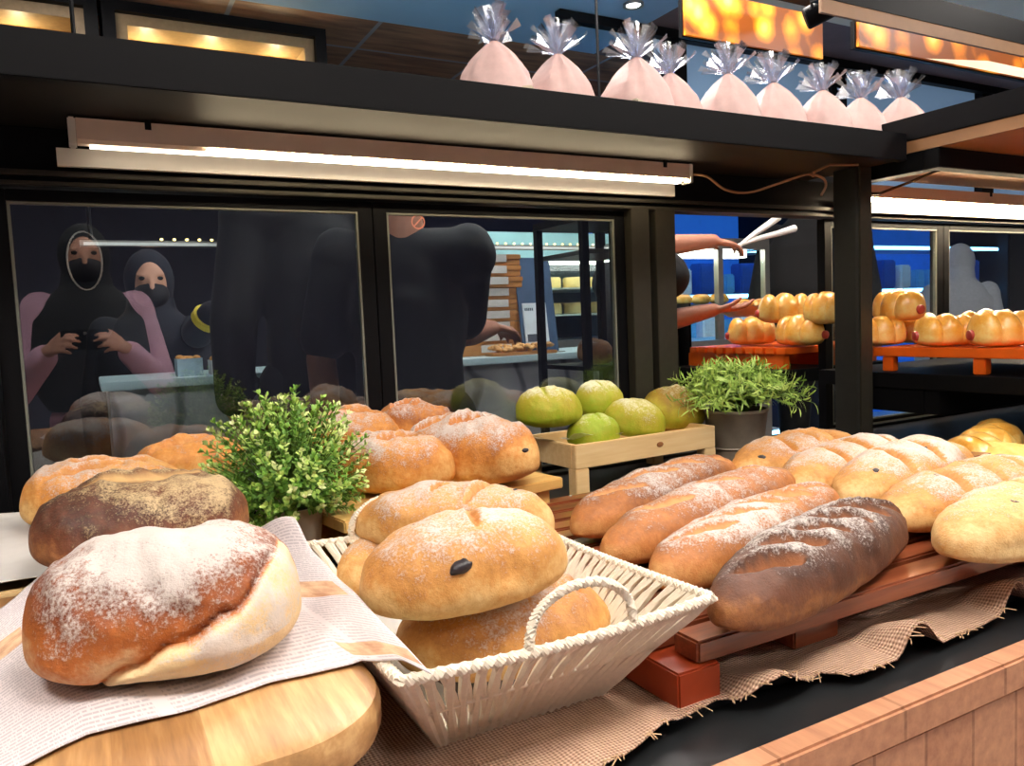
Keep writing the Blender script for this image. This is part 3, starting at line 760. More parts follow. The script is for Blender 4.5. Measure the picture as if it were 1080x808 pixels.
def paper_mat():
    m, nt, b = nt_new('printed_greaseproof_paper')
    tc = N(nt, 'ShaderNodeTexCoord'); sp = N(nt, 'ShaderNodeSeparateXYZ'); nt.links.new(tc.outputs['UV'], sp.inputs[0])
    row = math_n(nt, 'FRACT', math_n(nt, 'MULTIPLY', sp.outputs[1], 62))
    rowid = math_n(nt, 'FLOOR', math_n(nt, 'MULTIPLY', sp.outputs[1], 62))
    cb_ = N(nt, 'ShaderNodeCombineXYZ'); nt.links.new(math_n(nt, 'MULTIPLY', sp.outputs[0], 260), cb_.inputs[0]); nt.links.new(math_n(nt, 'MULTIPLY', rowid, 7.3), cb_.inputs[1])
    wd = noise_n(nt, cb_.outputs[0], 1.0, 2)
    ink = math_n(nt, 'MULTIPLY', math_n(nt, 'LESS_THAN', row, .5), math_n(nt, 'GREATER_THAN', wd, .44))
    colm = math_n(nt, 'GREATER_THAN', math_n(nt, 'FRACT', math_n(nt, 'MULTIPLY', sp.outputs[0], 2.6)), .06)
    ink = math_n(nt, 'MULTIPLY', ink, colm)
    base = mix_c(nt, math_n(nt, 'MULTIPLY', ink, .36), lin((214, 204, 204)), lin((96, 88, 104)))
    # two brown printed pictures near the right end
    def blot(u0, u1, v0, v1):
        r_ = None
        for s_, o, val in ((0, 'GREATER_THAN', u0), (0, 'LESS_THAN', u1), (1, 'GREATER_THAN', v0), (1, 'LESS_THAN', v1)):
            x_ = math_n(nt, o, sp.outputs[s_], val); r_ = x_ if r_ is None else math_n(nt, 'MULTIPLY', r_, x_)
        return r_
    f = noise_n(nt, tc.outputs['UV'], 14, 5)
    pic = ramp(nt, f, [(.35, lin((176, 118, 70))), (.65, lin((226, 186, 140)))])
    for bl_ in ((.80, .97, .40, .52), (.72, .99, .03, .10), (.05, .22, .62, .75)):
        base = mix_c(nt, math_n(nt, 'MULTIPLY', blot(*bl_), .85), base, pic)
    nt.links.new(base, b.inputs['Base Color']); b.inputs['Roughness'].default_value = .7
    b.inputs['Transmission Weight'].default_value = 0
    return m
PF = [G(*p_) for p_ in ((-60, 850, .113), (28, 807, .113), (93, 774, .113), (203, 748, .113), (284, 720, .113), (380, 699, .113), (425, 708, .118), (456, 716, .126))]
PB = [G(*p_) for p_ in ((-70, 700, .113), (6, 638, .113), (60, 592, .113), (140, 566, .113), (230, 560, .113), (312, 575, .114))]
q = MB()
def pfn(u, v):      # u along the paper, v from front to back
    k_ = min(6.999, u*7); i_ = int(k_); f_ = PF[i_].lerp(PF[i_+1], k_-i_)
    kb_ = min(4.999, u*5); ib_ = int(kb_); p = f_.lerp(PB[ib_].lerp(PB[ib_+1], kb_-ib_), v)
    x, y = p.x, p.y
    z = CT+BZ+.0025+.017*ss(.16, .20, x)
    z += .0022*fbm((x*1.0, y, 3), 14, 2)+.0008
    z += .018*ss(.8, 1, u)*ss(.8, 1, v)
    if y < .485: z -= .012*ss(.485, .44, y)
    return (x, y, z)
q.grid(pfn, 110, 80)
pp = q.build('wrapping_paper', paper_mat(), None, True, solid=.0006)
u_ = pp.data.uv_layers.new(name='uv')
for lp in pp.data.loops:
    i = lp.vertex_index; u_.data[lp.index].uv = ((i % 111)/110, (i//111)/80)
tag(pp, 'white newsprint-style wrapping paper draped over the board and basket edge', 'paper')
rd = 'large round-ended loaves on the left'
def seam(s_):
    pts = [(-1, -.4), (-.55, -.3), (-.38, .10), (-.1, .26), (.15, .36), (.55, .52), (.85, .74), (1, .95)]
    for (a, b_), (c_, d_) in zip(pts, pts[1:]):
        if s_ <= c_: return b_+(d_-b_)*max(0, (s_-a)/(c_-a))+.02*math.sin(s_*19)
    return .95
loaf('country_loaf', 'big white-floured country loaf with a torn pale side on the printed paper', 'bread', G(28, 655, .155), G(318, 618, .155), .165, .100, B['white'], z=CT+BZ+.004, seed=31, p=3.2, flour=.42, bake=.80, lump=.05,
     belly=seam, flour_patch=(-.05, .0, .40, .55), NU=170, NV=110, taper=.02)
loaf('country_loaf', 'dark-crusted country loaf with a brown scorched end, behind the white-floured one', 'bread', G(32, 572, .150), G(262, 540, .150), .165, .098, B['dark'], z=CT+.1165, seed=32, p=3.2, flour=.46, bake=.74, lump=.07,
     slashes=[(-.1, .15, R(8), .7, .05, .06)], NU=110, NV=66, flour_patch=(.35, -.35, .35, .4))
loaf('country_loaf', 'yellow-floured loaf half hidden behind the dark-crusted one', 'bread', G(22, 530, .145), G(200, 512, .145), .16, .090, B['warm'], z=CT+.107, seed=33, p=3.2, flour=.62, bake=.42, lump=.07, slashes=[(0, .05, R(10), .6, .03, .14), (-.2, -.4, R(16), .5, .03, .14)])
loaf('country_loaf', 'golden ridged loaf next to the leafy shrub, near the glass', 'bread', G(140, 496, .145), G(256, 478, .145), .13, .082, B['warm'], z=CT+.107, seed=34, flour=.45, bake=.5, slashes=[(-.1, 0, R(14), .7, .05, .24)], lump=.07)
# pine crate under the loaves behind the board
def crate(name, label, loc, w_, d_, h, zb, rz=0, legs=True):
    t = thing(name, label, 'crate', loc, rz)
    th = .014
    def bx(nm, a, b_):
        q = MB(); q.box(a, b_); q.build(nm, M['pine'], t, True, .0015)
    bx('side_board', (0.0005, 0, zb), (w_-.0005, th, h)); bx('side_board', (0.0005, d_-th, zb), (w_-.0005, d_, h))
    bx('end_board', (0, th+.0005, zb), (th, d_-th-.0005, h)); bx('end_board', (w_-th, th+.0005, zb), (w_, d_-th-.0005, h))
    bx('bottom_board', (th+.0005, th+.0005, zb+.004), (w_-th-.0005, d_-th-.0005, zb+.012))
    if legs:
        for x, y in ((0, -.0005), (w_-.034, -.0005), (0, d_-th-.0145+.0005), (w_-.034, d_-th-.0145+.0005)):
            bx('leg', (x, y, .001), (x+.034, y+.0145+th-.0005, zb-.0005))
    return t
crate('pine_crate', 'pale pine crate under the loaves near the edge of the glass', (-.36, 1.0, CT), .50, .44, .098, .03)
crp = MB(); crp.grid(lambda u, v: (-.36+.50*u, 1.016+.41*v, CT+.1005+.03*ss(.55, 0, u)*ss(.3, 1, v)+.006*fbm((u*1.5, v*1.5, 2), 3, 3)+.004), 60, 60)
tag(crp.build('wrapping_paper', M['paperwhite'], None, True, solid=.0006), 'crumpled white paper on the pine crate at the photo edge', 'paper')

# ------------------------------------------------------------------ plants
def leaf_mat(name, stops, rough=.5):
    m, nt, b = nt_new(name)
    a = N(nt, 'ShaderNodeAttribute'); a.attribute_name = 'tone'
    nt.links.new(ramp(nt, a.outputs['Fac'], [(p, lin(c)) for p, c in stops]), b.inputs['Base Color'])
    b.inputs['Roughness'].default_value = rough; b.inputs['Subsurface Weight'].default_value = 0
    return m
mstem = simple('green_stem', (96, 128, 52), .6, 0, .15, 60)
def leaf(mb, tone, p, d, n, L, W_, tv, curl=.15):
    s = d.cross(n).normalized()
    o = len(mb.v); pts = []
    for t_, w_ in ((0, .12), (.3, .8), (.6, 1), (.85, .62)):
        c = p+d*(L*t_)-n*(curl*L*t_*t_); pts += [c-s*W_*w_*.5+n*W_*.12*w_, c+s*W_*w_*.5+n*W_*.12*w_]
    pts.append(p+d*L-n*curl*L)
    mb.add(pts, [(0, 1, 3, 2), (2, 3, 5, 4), (4, 5, 7, 6), (6, 7, 8)]); tone += [tv]*9
def rnd_dir():
    z = random.uniform(-1, 1); a = random.uniform(0, 2*PI); r = math.sqrt(1-z*z); return Vector((r*math.cos(a), r*math.sin(a), z))
# boxwood ball in a beige pot
random.seed(11)
pl = thing('potted_shrub', 'round leafy shrub with cream-tipped leaves in a beige pot', 'plant', (.240, 1.13, CT+.001))
q = MB(); q.lathe([(.030, 0), (.034, .0), (.046, .115), (.048, .12), (.044, .12), (.042, .108), (0.001, .106)], 40); q.build('pot', M['pot'], pl)
q = MB(); q.lathe([(.0415, .108), (.041, .112), (.001, .115)], 30); q.build('soil', M['soil'], pl)
lv = MB(); tn = []; st = MB(); cen = Vector((0, 0, .172))
for k in range(330):
    d = rnd_dir()
    if d.z < -.62: continue
    rad = .112*(1+.10*random.uniform(-1, 1))*(1.0 if d.z > -.2 else .92)
    tip = cen+Vector((d.x*rad, d.y*rad, d.z*rad*.93)); base = Vector((d.x*.02, d.y*.02, .116+max(0, d.z)*.03))
    mid = base.lerp(tip, .5)+Vector((0, 0, .006)); st.tube([base, mid, tip], [.0011, .0009, .0006], 4, False)
    bright = random.random()
    for j in range(9):
        t_ = .48+.52*j/8; p = base.lerp(tip, t_)
        ax = (tip-base).normalized()
        for s_ in (0, 1):
            sd = ax.cross(rnd_dir()).normalized()
            dr = (ax*(.45+.6*j/8)+sd*.8).normalized(); nn = dr.cross(sd.cross(dr)).normalized(); nn = (ax-dr*ax.dot(dr)).normalized()
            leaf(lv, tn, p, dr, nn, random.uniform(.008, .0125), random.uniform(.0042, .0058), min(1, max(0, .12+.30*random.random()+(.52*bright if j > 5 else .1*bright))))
    for s_ in range(3):
        sd = (tip-base).normalized(); dr = (sd+rnd_dir()*.5).normalized(); nn = dr.cross(rnd_dir()).normalized()
        leaf(lv, tn, tip, dr, nn, .0085, .0038, min(1, .4+.6*bright))
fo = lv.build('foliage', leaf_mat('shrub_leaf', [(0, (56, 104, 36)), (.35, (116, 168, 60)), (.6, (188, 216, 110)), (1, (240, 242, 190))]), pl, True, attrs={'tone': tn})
st.build('stem', mstem, pl)
# grassy plant in a zinc pot
pl = thing('potted_herb', 'grassy herb with narrow pale green leaves in a grey zinc pot', 'plant', (1.368, 1.40, CT+.001))
q = MB(); q.lathe([(.056, 0), (.060, .0), (.0745, .128), (.078, .132), (.078, .138), (.072, .138), (.068, .118), (.001, .116)], 48)
q.lathe([(.0665, .044), (.0695, .047), (.0673, .050)], 48); q.build('pot', M['zinc'], pl)
q = MB(); q.lathe([(.068, .119), (.066, .124), (.001, .128)], 30); q.build('soil', M['soil'], pl)
lv = MB(); tn = []; st = MB(); random.seed(21)
for k in range(330):
    a = random.uniform(0, 2*PI); el = random.uniform(.02, 1.25); rad = .182*(1-.36*math.sin(el))*random.uniform(.8, 1.06)
    d = Vector((math.cos(a)*math.cos(el), math.sin(a)*math.cos(el), math.sin(el)*.92+.1))
    base = Vector((math.cos(a)*.03*random.random(), math.sin(a)*.03*random.random(), .122)); tip = Vector((0, 0, .128))+d*rad
    if tip.y > .14: tip.y = .14
    c1 = base+Vector((0, 0, .5*rad))*.6+(tip-base)*.3
    P = [base, base.lerp(c1, .6), c1.lerp(tip, .45), tip]
    st.tube(P, [.0013, .0011, .0009, .0006], 4, False)
    for j in range(12):
        t_ = .25+.75*j/11; i = min(2, int(t_*3)); p = P[i].lerp(P[i+1], t_*3-i); ax = (P[i+1]-P[i]).normalized()
        sd = ax.cross(rnd_dir()).normalized(); dr = (ax*.75+sd*.8+Vector((0, 0, .25))).normalized(); nn = (ax-dr*ax.dot(dr)+Vector((0, 0, .3))).normalized(); nn = (nn-dr*nn.dot(dr)).normalized()
        leaf(lv, tn, p, dr, nn, random.uniform(.020, .032), random.uniform(.0034, .0048), min(1, max(0, .1+.5*random.random()+.4*(t_-.5))), .35)
lv.build('foliage', leaf_mat('herb_leaf', [(0, (84, 122, 42)), (.4, (142, 178, 74)), (.75, (188, 214, 112)), (1, (222, 238, 160))]), pl, True, attrs={'tone': tn}); st.build('stem', mstem, pl)

# ------------------------------------------------------------------ bamboo stand with rustic loaves
A_ = G(594, 504, .105); ang = R(9)
t = thing('serving_stand', 'bamboo serving stand carrying rustic loaves behind the leafy shrub', 'serving stand', (A_.x, A_.y, CT), ang)
q = MB(); q.box((-.40, 0, .088), (0, .26, .106)); q.build('board', M['bamboo'], t, True, .002)
for x, y in ((-.05, .012), (-.37, .012), (-.05, .21), (-.37, .21)):
    q = MB(); q.box((x, y, .001), (x+.03, y+.035, .0875)); q.build('leg', M['bamboo'], t, True, .002)
q = MB(); q.box((-.339, .014, .05), (-.051, .034, .0875)); q.build('rail', M['bamboo'], t, True, .002)
rl2 = 'rustic loaves on the bamboo stand'
def rustic(label, A, Bp, W, H, seed, z=CT+.1075, **kw):
    return loaf('rustic_loaf', label, 'bread', A, Bp, W, H, B['warm'], z=z, seed=seed, group=rl2, **kw)
rustic('rustic loaf with a scored top at the front of the bamboo stand, touching the shrub', G(352, 492, .145), G(478, 494, .145), .135, .098, 41, flour=.72, bake=.52, slashes=[(-.35, -.2, R(35), .3, .036, .24), (.2, -.2, R(35), .34, .036, .24)], lump=.05)
rustic('rustic loaf with dark fruit at its tip, at the right end of the bamboo stand', G(428, 478, .15), G(566, 484, .15), .145, .108, 42, flour=.62, bake=.56, slashes=[(-.4, -.2, R(40), .3, .04, .26), (.1, -.2, R(45), .3, .04, .26)], lump=.06, raisins=[(.92, -.3, .006)])
rustic('rustic loaf with a cracked ridge behind the front one on the bamboo stand', G(318, 470, .15), G(424, 462, .15), .13, .105, 43, flour=.5, bake=.5, slashes=[(.1, 0, R(12), .6, .05, .2)], lump=.07)
rustic('brown rustic loaf at the very back of the bamboo stand by the door stile', G(388, 455, .155), G(480, 450, .15), .12, .105, 44, flour=.5, bake=.68, slashes=[(-.2, 0, R(40), .4, .05, .18), (.3, 0, R(40), .4, .05, .18)], lump=.08)
q = MB(); q.grid(lambda u, v: (A_.x-.10+.13*u-.03, A_.y+.10+.14*v, CT+.1068+.0005*math.sin(9*u)), 8, 8)
tag(q.build('grey_sheet', simple('dark_grey_liner', (120, 118, 120), .6), None, True, solid=.0006), 'grey liner sheet at the right end of the bamboo stand', 'liner')
loaf('rustic_loaf', 'pale loaf half hidden low between the shrub pot and the white basket', 'bread', G(318, 568, .06), G(352, 545, .06), .08, .075, B['warm'], z=CT+.007, seed=45, flour=.5, bake=.35)

# ------------------------------------------------------------------ pine crate with green buns
gc = crate('pine_crate', 'pine crate with a knot holding the green buns beside the zinc pot', (.862, 1.335, CT+.0), .40, .205, .112, .062, R(3))
q = MB(); q.ell((.23, -.0002, .088), (.010, .0018, .006), 14, 8); q.build('wood_knot', simple('knot_brown', (150, 96, 52), .6), gc)
gb = 'green tea buns in the pine crate'
def bun(label, px, py, Y, W, L, H, rz, seed, **kw):
    c = V(px, py, Y); d = Vector((math.cos(rz), math.sin(rz), 0))*L/2
    return loaf('green_bun', label, 'bread', c-d, c+d, W, H, B['green'], z=c.z-H*.5, seed=seed, group=gb, p=2.4, **kw)
cr = [(-.2, 0, R(75), .5, .03, .07), (.35, .1, R(60), .4, .03, .07)]
bun('large green bun at the left end of the pine crate, floured crown', 579, 429, 1.435, .125, .145, .085, R(-5), 51, flour=.62, bake=.46, slashes=cr)
bun('green bun behind the others at the back of the pine crate', 632, 420, 1.52, .10, .12, .085, R(10), 52, flour=.72, bake=.40, slashes=cr)
bun('green bun low at the front corner of the crate by the liner paper', 626, 454, 1.395, .09, .12, .075, R(-6), 53, flour=.5, bake=.16, slashes=[(.1, 0, R(80), .5, .03, .1)])
bun('smooth green bun tilting in the middle of the pine crate', 666, 441, 1.435, .10, .145, .085, R(-25), 54, flour=.5, bake=.42, ry=R(10))
bun('browned olive green bun next to the herb in the pine crate', 707, 430, 1.49, .12, .16, .10, R(-20), 55, flour=.34, bake=.78, ry=R(6))
q = MB(); q.grid(lambda u, v: (.872+.125*u+.06*(1-u)*0, 1.352+.06*v-.0*u, CT+.107+.016*ss(.5, 0, v)+.012*ss(.6, 0, u)+.002*fbm((u*3, v*3, 1), 2)), 24, 20)
tag(q.build('liner_paper', glassy('bakery_paper', (.86, .87, .84), .45, 0, .5), None), 'translucent paper under the green buns over the crate corner', 'paper')

# ------------------------------------------------------------------ orange trays with sausage buns
def orange_tray(x0, y0, w_, d_, label):
    t = thing('orange_tray', label, 'tray', (x0, y0, CT+.196))
    n = int(d_/.05)
    for (xa) in (0, w_-.022):
        q = MB(); q.box((xa, 0, .040), (xa+.022, d_, .064)); q.build('side_rail', M['orange'], t, True, .002)
    q = MB(); q.box((.0225, .0, .052), (w_-.0225, d_, .064)); q.build('tray_deck', M['orange'], t, True, .001)
    for y in (.02, d_*.5, d_-.055):
        q = MB(); q.box((.004, y, .0005), (.03, y+.03, .0395)); q.build('foot', M['orange'], t, True, .002)
        q = MB(); q.box((w_-.03, y, .0005), (w_-.004, y+.03, .0395)); q.build('foot', M['orange'], t, True, .002)
    for k in range(n):
        q = MB(); q.box((-.006, .012+k*.05, .026), (.03, .012+k*.05+.03, .0392)) if False else None
    return t
def orange_slat_tray(x0, y0, w_, d_, label):
    t = thing('orange_tray', label, 'tray', (x0, y0, CT+.191))
    n = int(d_/.043)
    for k in range(n):
        q = MB(); q.box((0, k*.043, .046), (w_, k*.043+.034, .066)); q.build('slat', M['orange'], t, True, .002)
    for xa in (.01, w_*.5, w_-.035):
        q = MB(); q.box((xa, .012, .0005), (xa+.025, d_-.02, .0455)); q.build('runner', M['orange'], t, True, .002)
    return t
orange_tray(1.875, .80, .45, .60, 'orange lacquered tray on the bay shelf with sausage buns')
orange_slat_tray(1.84, 1.675, .45, .46, 'orange slatted tray behind the opening left of the corner post')
ST = CT+.2605
def sausage_bun(label, c, z, rz, L, H, seed, grp, src=None):
    d = Vector((math.cos(rz), math.sin(rz), 0))*L/2; c = Vector(c)
    t = thing('sausage_bun', label, 'bread', (c.x, c.y, z), rz, grp)
    o = loaf('dough', '', 'bread', Vector((-L/2, 0, 0)), Vector((L/2, 0, 0)), L*.66, H*1.08, B['glaze'], z=0, seed=seed, lobes=3, lobe_d=.20, flour=-.4, bake=.48, p=4.0, lump=.03, NU=54, NV=28)
    del o['label']; del o['category']; o.parent = t
    q = MB(); q.tube([(-L*.55, 0, H*.36), (-L*.53, 0, H*.36), (-L*.44, 0, H*.37), (0, 0, H*.38), (L*.44, 0, H*.37), (L*.53, 0, H*.36), (L*.55, 0, H*.36)], [.006, .012, .0145, .0145, .0145, .012, .006], 14)
    q.build('sausage', M['sausage'], t); return t
g1 = 'sausage buns on the near orange tray'; g2 = 'sausage buns on the orange tray behind the opening'
def P2(px, py, z): return G(px, py, z)
X1 = 1.955
buns = [
 ('glazed sausage bun at the front of the near orange tray, cut by the photo edge', S(1056, 352, X1), 0, R(-25), .155, .085, g1),
 ('glazed sausage bun with its red sausage end showing, mid front of the near orange tray', S(996, 352, X1), 0, R(-28), .15, .08, g1),
 ('glazed sausage bun on the near orange tray, closest to the corner post', S(928, 352, X1), 0, R(-24), .14, .08, g1),
 ('glazed sausage bun stacked on top at the back of the near orange tray', S(948, 328, X1+.06), .066, R(80), .15, .085, g1),
]
seed = 60
for lab, p, dz, rz, L, H, g in buns:
    sausage_bun(lab, (p.x, p.y, 0), ST+dz, rz, L, H, seed, g); seed += 1
for lab, p, dz in (('glazed sausage bun in the second row of the near orange tray behind the front bun', S(1040, 345, X1+.15), 0), ('glazed sausage bun in the second row of the near orange tray behind the stacked bun', S(962, 345, X1+.15), 0)):
    sausage_bun(lab, (p.x, p.y, 0), ST+dz, R(94), .15, .085, seed, g1); seed += 1
X2 = 1.93
for lab, p, dz, rz, L in (
 ('glazed sausage bun at the left end of the tray behind the opening', S(793, 352, X2+.03), 0, R(-30), .16),
 ('glazed sausage bun in the lower row nearest the corner post, behind the opening', S(846, 352, X2), 0, R(90), .17),
 ('glazed sausage bun stacked on top behind the opening, showing its sausage tip', S(828, 330, X2+.04), .07, R(-35), .17),
 ('glazed sausage bun on the stack half hidden by the corner post', S(872, 334, X2+.0), .064, R(90), .14)):
    sausage_bun(lab, (p.x, p.y, 0), ST+dz, rz, L, .09, seed, g2); seed += 1

# braided loaf and round rolls at the right end of the counter
bp = G(1050, 470, .06)
t = thing('braided_loaf', 'golden braided loaf at the right photo edge under the bay shelf', 'bread', (bp.x+.06, bp.y+.06, CT+.001), R(20))
for k in range(7):
    s = -1 if k % 2 else 1; x = -.15+.05*k
    o = loaf('braid_strand', '', 'bread', Vector((x-.06, -.05*s, 0)), Vector((x+.06, .05*s, 0)), .075, .085, B['glaze'], z=0, seed=80+k, flour=-.4, bake=.35, p=2.4, lump=.04, NU=36, NV=24)
    del o['label']; del o['category']; o.parent = t
ry_ = G(1075, 488, .04)
loaf('crumb_bun', 'pale yellow crumb-topped bun in front of the braided loaf', 'bread', G(1020, 494, .035), G(1092, 484, .035), .13, .075, bread_mat('yellow_crumb_crust', (246, 222, 140), (236, 196, 100), (206, 146, 56), (240, 214, 130)), z=CT+.001, seed=90, flour=.15, bake=.35, lump=.10)
loaf('crumb_bun', 'smooth pale yellow bun behind the frontmost fruit loaf at the photo edge', 'bread', G(1058, 508, .04), G(1126, 496, .04), .11, .075, bread_mat('yellow_milk_crust', (248, 226, 150), (240, 206, 116), (212, 158, 66), (246, 222, 140)), z=CT+.001, seed=91, flour=.1, bake=.25, lump=.03)
# ------------------------------------------------------------------ wrapped loaves on the overhead shelf
mbag = simple('pink_paper_bag', (214, 180, 174), .6, 0, .08, 40, .15)
mcel = glassy('cellophane', (.86, .9, 1), .42, 1.0, .25)
mtie = simple('bag_tie', (200, 150, 120), .6)
mloafbag = simple('cream_card_tray', (206, 192, 168), .7, 0, .06, 30)
def bag():
    t = thing('wrapped_loaf', '', 'wrapped bread', (0, 0, 0), 0, 'cellophane-wrapped loaves on the overhead shelf')
    q = MB(); nu, nv = 40, 22; random.seed(4); vs = []
    for j in range(nv+1):
        h = j/nv; k = (1-h**2.2)
        for i in range(nu):
            a = 2*PI*i/nu; w_ = .066*k+.008; d_ = .062*k+.008
            ca, sa = math.cos(a), math.sin(a); e = .75
            pl_ = 1+.10*math.sin(a*9+h*3)*h+.05*math.sin(a*4+1)+.03*fbm((ca, sa, h*3), 3)
            vs.append((w_*math.copysign(abs(ca)**e, ca)*pl_+.006*h, d_*math.copysign(abs(sa)**e, sa)*pl_, h*.118+.012*k*0))
    q.v = vs; q.f = [(j*nu+i, j*nu+(i+1) % nu, (j+1)*nu+(i+1) % nu, (j+1)*nu+i) for j in range(nv) for i in range(nu)]
    q.build('paper_bag', mbag, t)
    q = MB(); q.tube([(.006+.009*math.cos(a*.4), .009*math.sin(a*.4), .114) for a in range(17)], .003, 6); q.build('tie', mtie, t)
    q = MB(); random.seed(8)
    for k in range(46):
        a = random.uniform(0, 2*PI); el = random.uniform(.35, 1.45); L = random.uniform(.04, .075)
        d = Vector((math.cos(a)*math.cos(el), math.sin(a)*math.cos(el), math.sin(el))); s = d.cross(rnd_dir()).normalized()
        p = Vector((.006, 0, .116)); w0, w1 = .002, random.uniform(.006, .011); n_ = d.cross(s)*.003
        q.add([p-s*w0, p+s*w0, p+d*L*.5+s*w1*.6+n_, p+d*L*.5-s*w1*.6-n_, p+d*L+s*w1-n_, p+d*L-s*w1+n_], [(0, 1, 2, 3), (3, 2, 4, 5)])
    q.build('cellophane_top', mcel, t, False)
    q = MB(); q.box((-.068, -.055, .0005), (.075, .055, .02)); q.build('card_base', mloafbag, t, True, .003)
    return t
bxs = [515, 588, 660, 706, 756, 815, 855, 903, 938]
ords = ['first wrapped pink-bag loaf on the overhead shelf counted from the framed boxes', 'second wrapped pink-bag loaf from the framed boxes, dark blue print showing', 'third wrapped pink-bag loaf from the framed boxes, wide cellophane fan', 'fourth wrapped pink-bag loaf from the framed boxes, leaning', 'fifth wrapped pink-bag loaf, middle of the overhead row', 'sixth wrapped pink-bag loaf, fourth counted from the corner post', 'seventh wrapped pink-bag loaf, third counted from the corner post', 'eighth wrapped pink-bag loaf, next to last before the corner post', 'last wrapped pink-bag loaf, at the corner of the two shelves']
b0 = bag()
for i, px in enumerate(bxs):
    p = V(px, 95, 1.43); x = p.x
    o = b0 if i == 0 else copy_tree(b0)
    o.location = (x, 1.40+.03*(i % 2), CT+.7945); o.rotation_euler = (0, R(1.2*((i*37) % 5-2)), R((i*53) % 60-30)); s = 1.06+.05*((i*7) % 3-1); o.scale = (s, s, s*1.05); o['label'] = ords[i]

# hung panels painted as bread reflections, highlights and glow in the colour
def bread_reflection_mat():
    m, nt, b = nt_new('bread_reflection_glow')
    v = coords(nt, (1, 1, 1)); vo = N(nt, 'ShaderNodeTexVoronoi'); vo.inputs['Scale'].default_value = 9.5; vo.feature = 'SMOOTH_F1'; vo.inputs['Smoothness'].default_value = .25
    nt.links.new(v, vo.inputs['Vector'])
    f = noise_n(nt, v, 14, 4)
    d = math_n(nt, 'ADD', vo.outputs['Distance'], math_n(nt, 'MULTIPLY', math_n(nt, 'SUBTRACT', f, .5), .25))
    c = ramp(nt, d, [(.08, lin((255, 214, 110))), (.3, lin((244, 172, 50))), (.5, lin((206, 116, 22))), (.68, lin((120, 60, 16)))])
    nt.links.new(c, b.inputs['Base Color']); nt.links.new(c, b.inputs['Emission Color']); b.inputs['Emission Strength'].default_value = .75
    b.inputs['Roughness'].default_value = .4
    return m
mrefl = bread_reflection_mat(); mcream = simple('cream_reflection_glow', (240, 216, 176), .6, 0, .05, 10, 0, 0, .5)
def bread_reflection(a, b_, Y, label, cream=False):
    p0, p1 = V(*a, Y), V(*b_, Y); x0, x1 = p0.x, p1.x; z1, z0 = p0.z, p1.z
    t = thing('bread_reflection_panel', label, 'bread_reflection', (x0, Y, z0))
    box_obj('painted_reflection', mrefl, (0, 0, 0), (x1-x0, .012, z1-z0), t, 0)
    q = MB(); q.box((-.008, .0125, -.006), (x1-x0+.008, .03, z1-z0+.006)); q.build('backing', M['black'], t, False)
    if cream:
        L = x1-x0; q = MB(); q.add([(L*.30, -.001, 0), (L, -.001, 0), (L, -.001, (z1-z0)*.42), (L*.62, -.001, (z1-z0)*.45)], [(0, 1, 2, 3)]); q.build('painted_paper_reflection', mcream, t, False)
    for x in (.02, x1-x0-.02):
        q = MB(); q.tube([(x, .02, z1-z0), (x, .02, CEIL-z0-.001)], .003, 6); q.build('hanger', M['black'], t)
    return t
bread_reflection((906, 22), (1110, 88), 1.9, 'glowing panel painted as a reflection of golden sausage buns and cream paper over the right bay', True)
bread_reflection((722, -14), (868, 62), 2.4, 'second glowing panel painted as a reflection of golden buns above the middle of the wrapped loaves')
# track spotlight
p = V(866, 12, 1.75)
t = thing('track_spotlight', 'black spotlight head hanging high above the wrapped loaves', 'light', (p.x, p.y, p.z))
q = MB(); q.lathe([(.001, -.05), (.03, -.05), (.034, -.045), (.034, .035), (.024, .05), (.001, .05)], 24); h = q.build('lamp_head', M['black'], t); h.rotation_euler = (R(70), R(0), R(40))
q = MB(); q.tube([(0, 0, .03), (0, 0, .07), (.0, 0, CEIL-p.z-.001)], .008, 10); q.build('stem', M['black'], t)
q = MB(); q.tube([(-.04, 0, -.0), (-.045, 0, .04), (0, 0, .06), (.045, 0, .04), (.04, 0, 0)], .005, 8); q.build('yoke', M['black'], t)

# ------------------------------------------------------------------ people
def remeshed(mb, name, m, parent, vox, smooth=3):
    me = bpy.data.meshes.new(name); me.from_pydata(mb.v, [], mb.f); me.update()
    o = bpy.data.objects.new(name, me); COL.objects.link(o)
    r_ = o.modifiers.new('r', 'REMESH'); r_.mode = 'VOXEL'; r_.voxel_size = vox
    if smooth: s_ = o.modifiers.new('s', 'SMOOTH'); s_.iterations = smooth; s_.factor = .5
    dg = bpy.context.evaluated_depsgraph_get(); ev = o.evaluated_get(dg)
    nm = bpy.data.meshes.new_from_object(ev); o.modifiers.clear(); o.data = nm
    bpy.data.meshes.remove(me); nm.name = name; nm.materials.clear(); nm.materials.append(m)
    nm.polygons.foreach_set('use_smooth', [True]*len(nm.polygons))
    o.parent = parent; return o
def cap(mb, a, b, ra, rb, n=14):
    a, b = Vector(a), Vector(b); d = (b-a)
    if d.length < 1e-5: mb.ell(a, (ra, ra, ra)); return
    t = d.normalized(); pts = []; rs = []
    for k in range(5): th = PI/2*(1-k/4); pts.append(a-t*ra*math.sin(th)); rs.append(max(.0006, ra*math.cos(th)))
    for k in range(5): th = PI/2*k/4; pts.append(b+t*rb*math.sin(th)); rs.append(max(.0006, rb*math.cos(th)))
    mb.tube(pts, rs, n)
